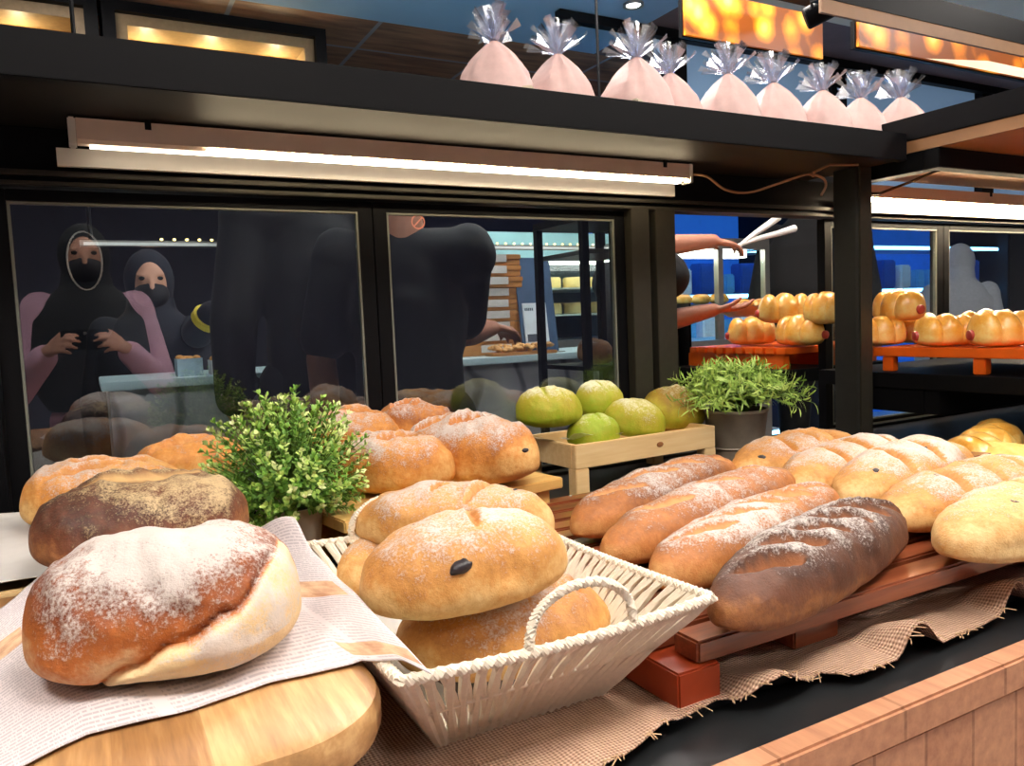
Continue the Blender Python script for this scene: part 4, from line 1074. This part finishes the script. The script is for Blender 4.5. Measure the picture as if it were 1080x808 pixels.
def hand(mb, wrist, d, nrm, side, curl, spread=.0, thumb=1.0):
    """palm, four unequal bent fingers and a thumb; d runs to the knuckles, nrm is the back of the hand."""
    d = Vector(d).normalized(); nrm = (Vector(nrm)-d*Vector(nrm).dot(d)).normalized(); s = d.cross(nrm)*side; w_ = Vector(wrist)
    kn = []
    for k, x in enumerate((.030, .010, -.010, -.028)):
        K = w_+d*(.086-.004*abs(k-1))+s*x; kn.append(K); cap(mb, w_+s*x*.55+d*.012, K, .0135, .0105)
    for k, L in enumerate((.070, .078, .072, .056)):
        p = kn[k]; a = curl*.6
        for j, f in enumerate((.45, .30, .25)):
            dr = (d*math.cos(a)-nrm*math.sin(a)+s*spread*(1.5-k)*.2).normalized(); q_ = p+dr*L*f
            cap(mb, p, q_, .0092-.0009*j, .0085-.001*j, 10); p = q_; a += curl*.75
    tb = w_+d*.022+s*.026; dr = (d*.55+s*.75-nrm*.30*thumb).normalized(); q1 = tb+dr*.042; dr2 = (d*.85+s*.2-nrm*.55*thumb).normalized(); q2 = q1+dr2*.036
    cap(mb, w_+d*.012+s*.012, tb, .0135, .0125); cap(mb, tb, q1, .0125, .0098); cap(mb, q1, q2, .0098, .0078)
def person(label, loc, rz, H=1.66, skin='skin', top='blackcloth', bottom='blackcloth', arms=None, sleeve='short', cover=None, mask=False, dress=None, vox=.007, turn=0, hang=.13, apron=None):
    k = H/1.7
    t = thing('person', label, 'person', loc, rz)
    sh = {1: Vector((.175, 0, 1.385))*k, -1: Vector((-.175, 0, 1.385))*k}
    arms = arms or {}
    for s in (1, -1):
        if s not in arms: arms[s] = dict(elbow=Vector((s*.235, -.03, 1.10))*k, wrist=Vector((s*.235, .05, .87))*k, d=(0, .1, -1), n=(s, 0, 0), curl=.5)
    mb = MB()
    mb.ell((0, -.005*k, 1.20*k), (.150*k, .10*k, .235*k)); mb.ell((0, 0, .94*k), (.155*k, .108*k, .14*k)); cap(mb, (0, 0, .95*k), (0, 0, 1.2*k), .125*k, .13*k)
    cap(mb, sh[1]*.98, sh[-1]*.98, .062*k, .062*k); cap(mb, (0, -.01*k, 1.36*k), (0, .008*k, 1.53*k), .06*k, .052*k)
    hc = Vector((0, .022, 1.585))*k; rot = Matrix.Rotation(turn, 3, 'Z')
    def hp(x, y, z): return hc+rot @ Vector((x*k, y*k, z*k))
    mb.ell(hc, (.076*k, .096*k, .112*k), 22, 16, rot); mb.ell(hp(0, .028, -.055), (.056*k, .062*k, .062*k), 16, 12, rot)
    cap(mb, hp(0, .092, .012), hp(0, .108, -.028), .009*k, .014*k); mb.ell(hp(0, .088, -.062), (.024*k, .012*k, .008*k)); 
    for s in (1, -1): mb.ell(hp(s*.077, -.005, -.01), (.010*k, .020*k, .030*k)); mb.ell(hp(s*.033, .080, .028), (.022*k, .012*k, .006*k))
    for s in (1, -1):
        a = arms[s]; e = Vector(a['elbow']); wv = Vector(a['wrist'])
        cap(mb, sh[s], e, .05*k, .040*k); cap(mb, e, e.lerp(wv, .35), .040*k, .041*k); cap(mb, e.lerp(wv, .35), wv, .041*k, .026*k); hand(mb, wv, a['d'], a['n'], a.get('side', s), a.get('curl', .5), a.get('spread', .3))
        hx = Vector((s*.085, 0, .90))*k; kn = Vector((s*.095, .015, .49))*k; an = Vector((s*.095, -.02, .09))*k
        cap(mb, hx, kn, .078*k, .052*k); cap(mb, kn, kn.lerp(an, .3), .052*k, .052*k); cap(mb, kn.lerp(an, .3), an, .052*k, .034*k); cap(mb, an-Vector((0, .02, .03)), an+Vector((0, .15, -.055)), .034*k, .028*k)
    b = remeshed(mb, 'body', M[skin], t, vox, 3)
    for s in (1, -1):
        q = MB(); q.ell(hp(s*.033, .083, .014), (.0135*k, .009*k, .0085*k), 14, 10, rot); q.build('eye', M['eye'], t)
    # top
    mb = MB(); i = .018
    mb.ell((0, -.005*k, 1.20*k), ((.150+i)*k, (.10+i)*k, (.235)*k)); cap(mb, (0, 0, .93*k), (0, 0, 1.2*k), (.142+i*.6)*k, (.128+i)*k); mb.ell((0, 0, .92*k), ((.160+i)*k, (.112+i)*k, .11*k))
    cap(mb, sh[1]*.985, sh[-1]*.985, (.062+i)*k, (.062+i)*k)
    for s in (1, -1):
        e = Vector(arms[s]['elbow']); wv = Vector(arms[s]['wrist'])
        if sleeve == 'short': cap(mb, sh[s], sh[s].lerp(e, .80), (.052+i)*k, (.050+i)*k)
        else: cap(mb, sh[s], e, (.052+i)*k, (.042+i)*k); cap(mb, e, e.lerp(wv, .86), (.042+i)*k, (.032+i)*k)
    remeshed(mb, 'shirt', M[dress or top], t, .011, 4)
    mb = MB()
    if dress:
        q_ = [(0, 0, .05*k), (0, 0, .5*k), (0, 0, .96*k)]; mb.tube(q_, [.30*k, .25*k, .165*k], 28); remeshed(mb, 'dress_skirt', M[dress], t, .014, 4)
    else:
        for s in (1, -1):
            hx = Vector((s*.085, 0, .92))*k; kn = Vector((s*.097, .015, .49))*k; an = Vector((s*.095, -.02, .10))*k
            cap(mb, hx, kn, .098*k, .070*k); cap(mb, kn, an, .070*k, .056*k)
        mb.ell((0, 0, .93*k), (.168*k, .122*k, .10*k)); remeshed(mb, 'trousers', M[bottom], t, .012, 4)
    if cover:             # headscarf: cap round the skull, drape over shoulders and chest
        mb = MB()
        mb.ell(hp(0, -.022, .012), (.098*k, .104*k, .132*k), 24, 18, rot)
        n = 36; rings = []
        prof = [(1.545, .088, .088, -.016), (1.47, .10, .105, -.008), (1.41, .17, .135, 0), (1.33, .225, .155, .0), (1.20, .235, .165, .01), (1.385-hang-.12, .215, .165, .012), (1.385-hang-.2, .17, .14, .015)]
        vs = []; fs = []
        for (z, rx_, ry_, yo) in prof:
            for m_ in range(n): vs.append((rx_*k*math.cos(2*PI*m_/n), (yo+ry_*math.sin(2*PI*m_/n))*k, z*k))
        for r_ in range(len(prof)-1):
            for m_ in range(n): fs.append((r_*n+m_, r_*n+(m_+1) % n, (r_+1)*n+(m_+1) % n, (r_+1)*n+m_))
        fs.append(tuple(range(n-1, -1, -1))); fs.append(tuple((len(prof)-1)*n+m_ for m_ in range(n))); mb.add(vs, fs)
        remeshed(mb, 'headscarf', M[cover], t, .009, 4)
    else:
        mb = MB(); mb.ell(hp(0, -.020, .030), (.084*k, .094*k, .098*k), 22, 16, rot); mb.ell(hp(0, -.05, -.01), (.074*k, .062*k, .08*k), 18, 12, rot)
        remeshed(mb, 'hair', M['eye'], t, .008, 2)
    if mask:
        mb = MB(); mb.ell(hp(0, .048, -.050), (.070*k, .070*k, .056*k), 22, 14, rot); mb.ell(hp(0, .085, -.035), (.03*k, .035*k, .035*k), 12, 10, rot); remeshed(mb, 'face_mask', M['maskcloth'], t, .007, 2)
    if apron:
        q = MB(); q.grid(lambda u, v: ((-.17+.34*u)*k, (.152-.05*(2*u-1)**2)*k, (.55+.72*v)*k), 16, 20); q.build('apron', M[apron], t, True, solid=.003)
    return t, k

# photographer at the camera (seen mirrored in the first door)
ZC = CT+CAM_Z
ph, k = person('woman in black headscarf and pink dress holding up a phone, mirrored in the glass', (.02, -.33, 0), 0, 1.63, 'skin', dress='pinkcloth', cover='blackcloth', mask=True, sleeve='long', vox=.006, hang=.22,
   arms={1: dict(elbow=(.25, .02, 1.0), wrist=(.11, .235, 1.165), d=(-.35, .75, .25), n=(.75, .35, .35), side=-1, curl=.75), -1: dict(elbow=(-.27, .02, 1.0), wrist=(-.14, .235, 1.165), d=(.35, .75, .25), n=(-.75, .35, .35), side=1, curl=.75)})
q = MB(); pts = []
for i in range(49):
    a = 2*PI*i/48; pts.append((.058*math.sin(a), .145-.012*math.cos(2*a), 1.50+.11*math.cos(a)))
q.tube(pts, .0034, 6, False); q.build('mask_chain', M['white'], ph)
t = thing('smartphone', 'dark smartphone held upright in both hands of the photographer', 'phone', (.0, -.013, ZC))
q = MB(); q.box((-.078, -.009, -.037), (.078, -.001, .037)); q.build('phone_body', M['phone'], t, True, .0035)
q = MB(); q.lathe([(.006, 0), (.006, .0012), (.001, .0014)], 20); lo = q.build('rear_camera', M['steel'], t); lo.rotation_euler = (-PI/2, 0, 0); lo.location = (.0, -.001, .024)
q = MB(); q.box((-.073, -.0098, -.034), (.073, -.0091, .034)); q.build('screen', M['phone'], t, False)

# ------------------------------------------------------------------ behind the glass
YC = 2.58
a = V(150, 401, YC); zt = a.z
sc = thing('service_counter', 'marble-fronted service counter with a pale top behind the glass doors', 'counter', (0, YC, 0))
def marble():
    m, nt, b = nt_new('veined_marble')
    v = coords(nt); f = noise_n(nt, v, 3, 5)
    wv = N(nt, 'ShaderNodeTexWave'); wv.inputs['Scale'].default_value = 1.6; wv.inputs['Distortion'].default_value = 9; wv.inputs['Detail'].default_value = 4; nt.links.new(v, wv.inputs[0])
    c = ramp(nt, wv.outputs['Fac'], [(0, lin((120, 122, 132))), (.12, lin((184, 186, 196))), (1, lin((206, 208, 214)))])
    nt.links.new(c, b.inputs['Base Color']); b.inputs['Roughness'].default_value = .3; return m
box_obj('marble_front', marble(), (.05, 0, 0), (1.98, .42, zt-.026), sc, 0)
box_obj('counter_top', simple('pale_blue_top', (200, 224, 232), .3, 0, .03, 10), (.03, -.03, zt-.0255), (2.0, .45, zt), sc, .003)

# kraft boxes stacked on the counter
g = 'kraft boxes stacked on the service counter'
xl = V(470, 300, YC+.16).x; xr = V(546, 300, YC+.16).x
def kbox():
    t = thing('kraft_box', '', 'box', (0, 0, 0), 0, g); w_, d_, h_ = (xr-xl), .24, .042
    q = MB(); q.box((0, 0, .0005), (w_, d_, h_*.55)); q.build('base', M['kraft'], t, True, .002)
    q = MB(); q.box((-.003, -.003, h_*.56), (w_+.003, d_+.003, h_)); q.build('lid', M['kraft'], t, True, .002)
    q = MB(); q.box((w_*.38, -.0052, h_*.30), (w_*.80, -.0035, h_*.98)); q.build('white_band', M['paperwhite'], t, False)
    return t
nb = int((V(500, 195+62, YC+.16).z-zt)/.0435)
nb = max(6, min(10, nb)); kb = kbox()
names = ['bottom', 'second from the bottom', 'third from the bottom', 'fourth from the bottom', 'fifth from the bottom', 'sixth from the bottom', 'seventh from the bottom', 'eighth from the bottom', 'ninth from the bottom', 'tenth from the bottom']
random.seed(2)
for i in range(nb):
    o = kb if i == 0 else copy_tree(kb)
    o.location = (xl+random.uniform(-.004, .004), YC+.13+random.uniform(-.003, .003), zt+.0005+i*.0435); o.rotation_euler = (0, 0, random.uniform(-.02, .02))
    o['label'] = 'kraft box with white band, %s of the stack behind glass' % (names[i] if i < nb-1 else 'topmost')
topz = zt+.001+nb*.0435
for j, (dx, dy, r_, lab) in enumerate(((.03, .04, .5, 'white folded paper on the kraft box stack, lower sheet'), (.09, .06, -.4, 'white folded paper with a dark print lying over the kraft box stack'))):
    q = MB(); q.grid(lambda u, v: ((u-.5)*.17, (v-.5)*.12, .012+.016*abs(2*u-1)+.004*j), 12, 8)
    o = q.build('folded_paper', M['paperwhite'], None, True, solid=.001); o.location = (xl+.06+dx, YC+.17+dy, topz+.014*j-.010); o.rotation_euler = (0, 0, r_); tag(o, lab, 'paper')
# price card in a clear stand
c0 = V(553, 362, YC+.10); c1 = V(580, 270, YC+.10)
t = thing('card_stand', 'dark acrylic stand holding a small white card beside the kraft boxes', 'sign', (c0.x, YC+.09, zt+.0005))
wd = c1.x-c0.x+.02; hh = c1.z-zt
q = MB(); q.box((-.01, 0, .004), (wd, .006, hh)); o = q.build('back_plate', simple('blue_grey_acrylic', (76, 96, 124), .15, 0, .1, 20), t, False); o.rotation_euler = (R(-8), 0, 0)
q = MB(); q.box((-.015, -.04, 0), (wd+.005, .05, .004)); q.build('foot_plate', M['steel'], t, False)
q = MB(); q.box((.004, -.0065, .03), (wd*.72, -.0006, hh*.52)); o = q.build('card', simple('card_print', (222, 232, 240), .6), t, False); o.rotation_euler = (R(-8), 0, 0)
q = MB()
for i in range(5): q.box((.012+i*.008, -.0075, hh*.44), (.017+i*.008, -.0066, hh*.47))
q.box((.012, -.0075, .045), (.012+wd*.38, -.0066, .075)); o = q.build('card_lettering', simple('card_ink', (70, 80, 96), .6), t, False); o.rotation_euler = (R(-8), 0, 0)
# pastry tray in front of it
c = V(548, 366, YC+.06)
t = thing('pastry_tray', 'brown tray heaped with pastry pieces on the service counter', 'tray', (c.x, YC+.045, zt+.0005))
q = MB(); q.box((-.14, -.035, 0), (.14, .035, .012)); q.build('tray_board', M['kraft'], t, True, .002)
q = MB(); random.seed(9)
for i in range(60): q.ell((random.uniform(-.12, .12), random.uniform(-.028, .028), .018+random.uniform(0, .02)), (random.uniform(.008, .016), random.uniform(.008, .014), .008), 8, 6)
o = q.build('pastry_pieces', simple('pastry_gold', (214, 160, 96), .6, 0, .2, 60), t); o['kind'] = 'stuff'
# containers in front of the woman on the counter
c = V(205, 385, YC+.12)
for dx, w_, h_, lab, mm in ((-.02, .075, .055, 'clear cup tray on the marble counter before the woman in the headscarf', 'paperwhite'), (.085, .085, .045, 'white open box of golden pastry on the marble counter', 'paperwhite')):
    t = thing('food_box', lab, 'box', (c.x+dx, YC+.09, zt+.0005))
    q = MB(); th = .003
    q.box((-w_/2, -.04, 0), (w_/2, .04, .003)); q.box((-w_/2, -.04, .003), (w_/2, -.037, h_)); q.box((-w_/2, .037, .003), (w_/2, .04, h_)); q.box((-w_/2, -.037, .003), (-w_/2+.003, .037, h_)); q.box((w_/2-.003, -.037, .003), (w_/2, .037, h_))
    q.build('carton', M[mm] if dx > 0 else simple('pale_cup', (190, 214, 226), .3), t, False)
    q = MB(); random.seed(12)
    for i in range(18): q.ell((random.uniform(-w_*.36, w_*.36), random.uniform(-.025, .025), h_*.8+random.uniform(0, .012)), (.013, .013, .011), 8, 6)
    o = q.build('pastry_filling', simple('pastry_orange', (226, 158, 80), .6, 0, .2, 60), t); o['kind'] = 'stuff'
# glass pastry cabinet behind the counter
p0 = V(452, 243, 3.25); p1 = V(625, 385, 3.25)
t = thing('pastry_cabinet', 'lit glass pastry cabinet with a pale cyan fascia behind the kraft boxes', 'cabinet', (p0.x-.5, 3.25, 0)); W_ = p1.x-p0.x+.9; zt2 = p0.z
box_obj('cabinet_base', M['steel'], (0, 0, 0), (W_, .5, zt2-.52), t, 0)
box_obj('fascia', simple('cyan_fascia', (168, 218, 222), .3, 0, .04, 8), (0, .0, zt2-.13), (W_, .5, zt2), t, 0)
box_obj('back_wall', simple('cabinet_back', (110, 122, 132), .5), (0, .48, zt2-.519), (W_, .5, zt2-.131), t, 0)
for z in (.27, .40): box_obj('glass_shelf', M['white'], (.01, .03, zt2-z), (W_-.01, .47, zt2-z+.008), t, 0)
box_obj('front_glass', M['clear'], (.0, .0, zt2-.519), (W_, .006, zt2-.131), t, 0)
box_obj('cabinet_lamp', emitter('cabinet_lamp_glow', (255, 236, 206), 16), (.03, .05, zt2-.145), (W_-.03, .08, zt2-.1315), t, 0)
gk = 'pale cakes in the pastry cabinet'
ck = MB(); ck.lathe([(.05, 0), (.055, .004), (.055, .045), (.048, .055), (.001, .058)], 24); c0_ = ck.build('cake', simple('sponge_cake', (236, 204, 140), .6, 0, .08, 40), None)
tag(c0_, 'pale round cake on a lit shelf of the pastry cabinet', 'cake', gk); first = True
for z in (.27, .40):
    for i in range(7):
        o = c0_ if first else copy_tree(c0_)
        first = False; o.location = (p0.x-.5+W_-.12-i*.14, 3.40, zt2-z+.009)
# tall black rack with loaves and hanging tongs
YR = 1.76
r0 = V(614, 240, YR)
t = thing('bread_rack', 'tall black rack of dark loaves behind the glass beside the back posts', 'rack', (r0.x, YR, 0)); Wr = .24; Hr = r0.z+.02; Dr = .26
for x in (0, Wr-.02):
    for y in (0, Dr-.02): box_obj('post', M['black'], (x, y, 0), (x+.02, y+.02, Hr), t, 0)
zs = [V(630, 385, YR).z-.005, V(630, 262, YR).z]
for z in zs: box_obj('shelf_board', M['black'] if z == zs[0] else M['steel'], (.0205, .005, z-.012), (Wr-.0205, Dr-.005, z), t, 0)
box_obj('top_board', M['black'], (0, 0, Hr+.0005), (Wr, Dr, Hr+.02), t, 0)
for i, lab in enumerate(('dark round loaf at the near end of the black rack', 'dark round loaf in the middle of the black rack', 'dark round loaf deepest in the black rack')):
    x = r0.x+.075+.04*i; loaf('rack_loaf', lab, 'bread', (x-.045, YR+.05+.075*i, 0), (x+.045, YR+.06+.075*i, 0), .07, .07, B['brown'], z=zs[0]+.002, seed=110+i, flour=.3, bake=.6, NU=36, NV=24, group='dark loaves on the black rack')
tg = thing('tongs', 'steel tongs hanging from the black rack', 'tongs', (r0.x+.13, YR-.012, zs[1]-.052))
q = MB()
for s in (1, -1): q.tube([(s*.006, 0, 0), (s*.014, 0, -.07), (s*.02, 0, -.14), (s*.012, 0, -.17)], [.003, .004, .005, .007], 8)
q.build('tong_arms', M['steel'], tg); q = MB(); q.tube([(0, 0, .0), (0, 0, .03), (0, .006, .05), (0, .02, .0545)], .0025, 8); q.build('hook', M['steel'], tg)
# lit strip added behind the doors to make the bright row in the glass
s0 = V(84, 259, 2.62); s1 = V(648, 262, 2.62)
t = thing('added_strip_light', 'slim lit strip added behind the glass doors for the bright row in them', 'light', (s0.x, 2.62, s0.z))
Ls = s1.x-s0.x
box_obj('housing', M['steel'], (0, 0, 0), (Ls, .03, .016), t, 0)
box_obj('diffuser', emitter('strip_glow', (226, 226, 214), .35), (.01, -.004, .001), (Ls-.01, -.0005, .010), t, 0)
q = MB(); x = .22
while x < Ls-.05: q.ell((x, -.002, .02), (.005, .004, .004), 8, 6); x += .036
q.build('diode_row', emitter('strip_diode', (255, 214, 120), 5), t)
for x in (.03, Ls-.04):
    q = MB(); q.tube([(x, .015, .0165), (x, .015, CEIL-s0.z-.001)], .006, 8); q.build('hanger', M['black'], t)

# people on the staff side
fx = V(157, 262, 3.10).x
def local(P, loc, rz):
    d = Vector(P)-Vector(loc); return Matrix.Rotation(-rz, 3, 'Z') @ d
loc = (fx, 3.20, 0); rz = PI
el, wr = V(208, 352, 2.96), V(226, 326, 2.86)
w2, k = person('woman in dark headscarf, black mask and yellow wristband behind the marble counter', loc, rz, 1.50, 'skin', cover='navycloth', top='navycloth', mask=True, sleeve='long', hang=.16,
    arms={-1: dict(elbow=local(el, loc, rz), wrist=local(wr, loc, rz), d=local(Vector(wr)+Vector((.09, -.06, .03)), loc, rz)-local(wr, loc, rz), n=(0, .2, 1), curl=.6)})
q = MB(); A_, B_ = local(el, loc, rz), local(wr, loc, rz); m_ = A_.lerp(B_, .62); dd = (B_-A_).normalized(); q.tube([m_-dd*.012, m_+dd*.012], .054, 20); q.build('wristband', M['yellow'], w2)
pw = V(246, 318, 2.80); t = thing('smartphone', 'small phone with metal edges held by the woman with the yellow wristband', 'phone', tuple(pw)); t.rotation_euler = (R(20), R(60), 0)
q = MB(); q.box((-.07, -.004, -.034), (.07, .004, .034)); q.build('phone_body', M['steel'], t, True, .003); q = MB(); q.box((-.066, -.0052, -.031), (.066, -.0042, .031)); q.build('screen', M['phone'], t, False)
bx = V(334, 300, 2.41).x
person('person in a plain black shirt standing with their back to the left glass door', (bx, 2.37, 0), 0, 1.90, 'skin', top='blackcloth', sleeve='long')
loc = (V(428, 300, 2.06).x, 2.06, 0); rz = R(-25)
el, wr = V(488, 352, 2.12), V(519, 346, 2.32)
person('man in a black polo shirt reaching toward the pastry tray behind the right glass door', loc, rz, 1.73, 'skindark', sleeve='short', bottom='navycloth',
    arms={1: dict(elbow=local(el, loc, rz), wrist=local(wr, loc, rz), d=local(Vector(wr)+Vector((.09, .06, -.01)), loc, rz)-local(wr, loc, rz), n=(0, 0, 1), curl=.55)})
# staff member with tongs and a dish in the opening
YT = 2.18
wr, el = V(752, 254, YT), V(672, 262, YT); wr2, el2 = V(752, 327, YT-.05), V(676, 345, YT-.02)
loc = (V(673, 300, 2.33).x, 2.33, 0); rz = -PI/2
hd1 = Vector(wr)+Vector((.09, -.01, -.012))
person('staff member in black with bare forearms, holding white tongs over the orange tray', loc, rz, 1.66, 'skindark', sleeve='short', apron='blackcloth',
    arms={1: dict(elbow=local(el, loc, rz), wrist=local(wr, loc, rz), d=local(hd1, loc, rz)-local(wr, loc, rz), n=(.3, 0, 1), curl=.5, side=-1),
          -1: dict(elbow=local(el2, loc, rz), wrist=local(wr2, loc, rz), d=local(Vector(wr2)+Vector((.09, -.02, .0)), loc, rz)-local(wr2, loc, rz), n=(0, -.4, -1), curl=.35, side=-1)})
tp = V(782, 258, YT-.03); t1, t2 = V(821, 229, YT-.03), V(838, 241, YT-.04)
tg = thing('serving_tongs', 'white serving tongs held open over the orange tray', 'tongs', tuple(tp))
for e_ in (t1, t2):
    d = Vector(e_)-Vector(tp); q = MB(); q.tube([d*-.12, d*.3+Vector((0, 0, .004)), d*.7, d], [.006, .010, .012, .014], 10); q.build('tong_arm', M['plasticwhite'], tg)
dp = V(806, 330, YT-.04); t = thing('serving_dish', 'shallow cream dish carried under the tongs with two buns', 'dish', (dp.x, YT+.02, dp.z-.012))
q = MB(); q.lathe([(.001, 0), (.085, 0), (.105, .012), (.118, .038), (.122, .04), (.114, .036), (.10, .014), (.001, .006)], 40); q.build('dish_bowl', simple('cream_dish', (236, 214, 188), .4), t)
for dx, s_, lab in ((-.045, 121, 'small bun on the carried dish nearest the hand'), (.05, 122, 'golden bun at the far end of the carried dish')):
    loaf('small_bun', lab, 'bread', (dp.x+dx-.05, YT+.02, 0), (dp.x+dx+.05, YT+.03, 0), .07, .05, B['glaze'], z=dp.z+.004, seed=s_, flour=-.3, bake=.5, NU=36, NV=24)
person('person in black standing half hidden behind the corner post', (V(858, 300, 2.9).x, 2.9, 0), R(-60), 1.95, 'skin', sleeve='long', cover='blackcloth')
person('person in a pale grey headscarf far behind the bay door', (V(1012, 300, 3.1).x, 3.1, 0), R(-50), 1.56, 'skin', cover='greycloth', dress='greycloth', sleeve='long', hang=.2)
# steel food warmer with glass front, seen through the opening
f0 = V(700, 262, 2.75); f1 = V(762, 410, 2.75)
t = thing('food_warmer', 'steel and glass food warmer with breads inside, seen through the opening', 'cabinet', (f0.x-.1, 2.75, 0)); Wf = f1.x-f0.x+.42; zf = f0.z
box_obj('warmer_base', M['steel'], (0, 0, 0), (Wf, .4, zf-.42), t, 0)
for x in (0, V(758, 300, 2.75).x-f0.x+.1, Wf-.03): box_obj('frame_post', M['steel'], (x, 0, zf-.419), (x+.03, .03, zf), t, 0)
box_obj('top_panel', M['steel'], (0, 0, zf+.0005), (Wf, .4, zf+.05), t, 0)
box_obj('shelf_plate', M['steel'], (.001, .031, zf-.26), (Wf-.001, .39, zf-.25), t, 0)
box_obj('side_glass', M['clear'], (.031, .012, zf-.418), (Wf-.031, .016, zf-.001), t, 0)
box_obj('warmer_lamp', emitter('warmer_glow', (255, 244, 230), 8), (.05, .1, zf-.03), (Wf-.05, .16, zf-.001), t, 0)
gw = 'breads inside the food warmer'
o = loaf('warmer_bread', 'golden bread lying in the food warmer behind the opening', 'bread', (-.05, 0, 0), (.05, 0, 0), .08, .05, B['glaze'], z=0, seed=130, flour=-.2, bake=.5, NU=30, NV=20, group=gw)
for i in range(5):
    o2 = o if i == 0 else copy_tree(o); o2.location = (f0.x-.0+.115*i, 2.9, zf-.249)
# blue lit cooler along the far side
mglow = emitter('cooler_shelf_light', (120, 200, 255), 11.0)
def cooler(x, y, W_, label):
    t = thing('display_cooler', label, 'cooler', (x, y, 0), 0, 'blue lit coolers along the far side'); Hc = 2.05
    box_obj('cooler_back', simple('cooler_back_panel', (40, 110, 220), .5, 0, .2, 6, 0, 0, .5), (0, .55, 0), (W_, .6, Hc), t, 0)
    for xx in (0, W_-.04): box_obj('cooler_side', M['navycloth'], (xx, 0, 0), (xx+.04, .549, Hc), t, 0)
    box_obj('cooler_head', M['navycloth'], (0, 0, Hc+.0005), (W_, .6, Hc+.15), t, 0)
    for z in (.25, .62, .98, 1.32, 1.66):
        box_obj('cooler_shelf', M['white'], (.041, .08, z), (W_-.041, .545, z+.02), t, 0)
        box_obj('shelf_lamp', mglow, (.06, .07, z-.012), (W_-.06, .079, z+.012), t, 0)
    return t
cl = [cooler(3.35, 4.3, 1.5, 'blue lit open cooler seen through the opening'), cooler(5.0, 4.0, 2.2, 'wide blue lit open cooler behind the bay doors')]
gp = 'packs on the cooler shelves'
pm = [simple('pack_blue', (100, 180, 240), .4), simple('pack_white', (226, 238, 250), .4), simple('pack_navy', (50, 90, 180), .4)]
protos = []
for i in range(3):
    q = MB(); q.box((0, 0, 0), (.1+.03*i, .12, .15+.04*i)); o = q.build('drink_pack', pm[i], None, True, .012); protos.append(tag(o, ['blue carton pack', 'white carton pack', 'navy carton pack'][i]+' standing on the blue lit cooler shelves', 'pack', gp))
random.seed(14); used = [0, 0, 0]
for (x0, y0, W_) in ((3.35, 4.3, 1.5), (5.0, 4.0, 2.2)):
    for z in (.98, 1.32):
        x = x0+.08
        while x < x0+W_-.2:
            i = random.randrange(3)
            o = protos[i] if not used[i] else copy_tree(protos[i])
            used[i] = 1; o.location = (x, y0+.12, z+.0215); x += .15+.03*i+random.uniform(.0, .06)
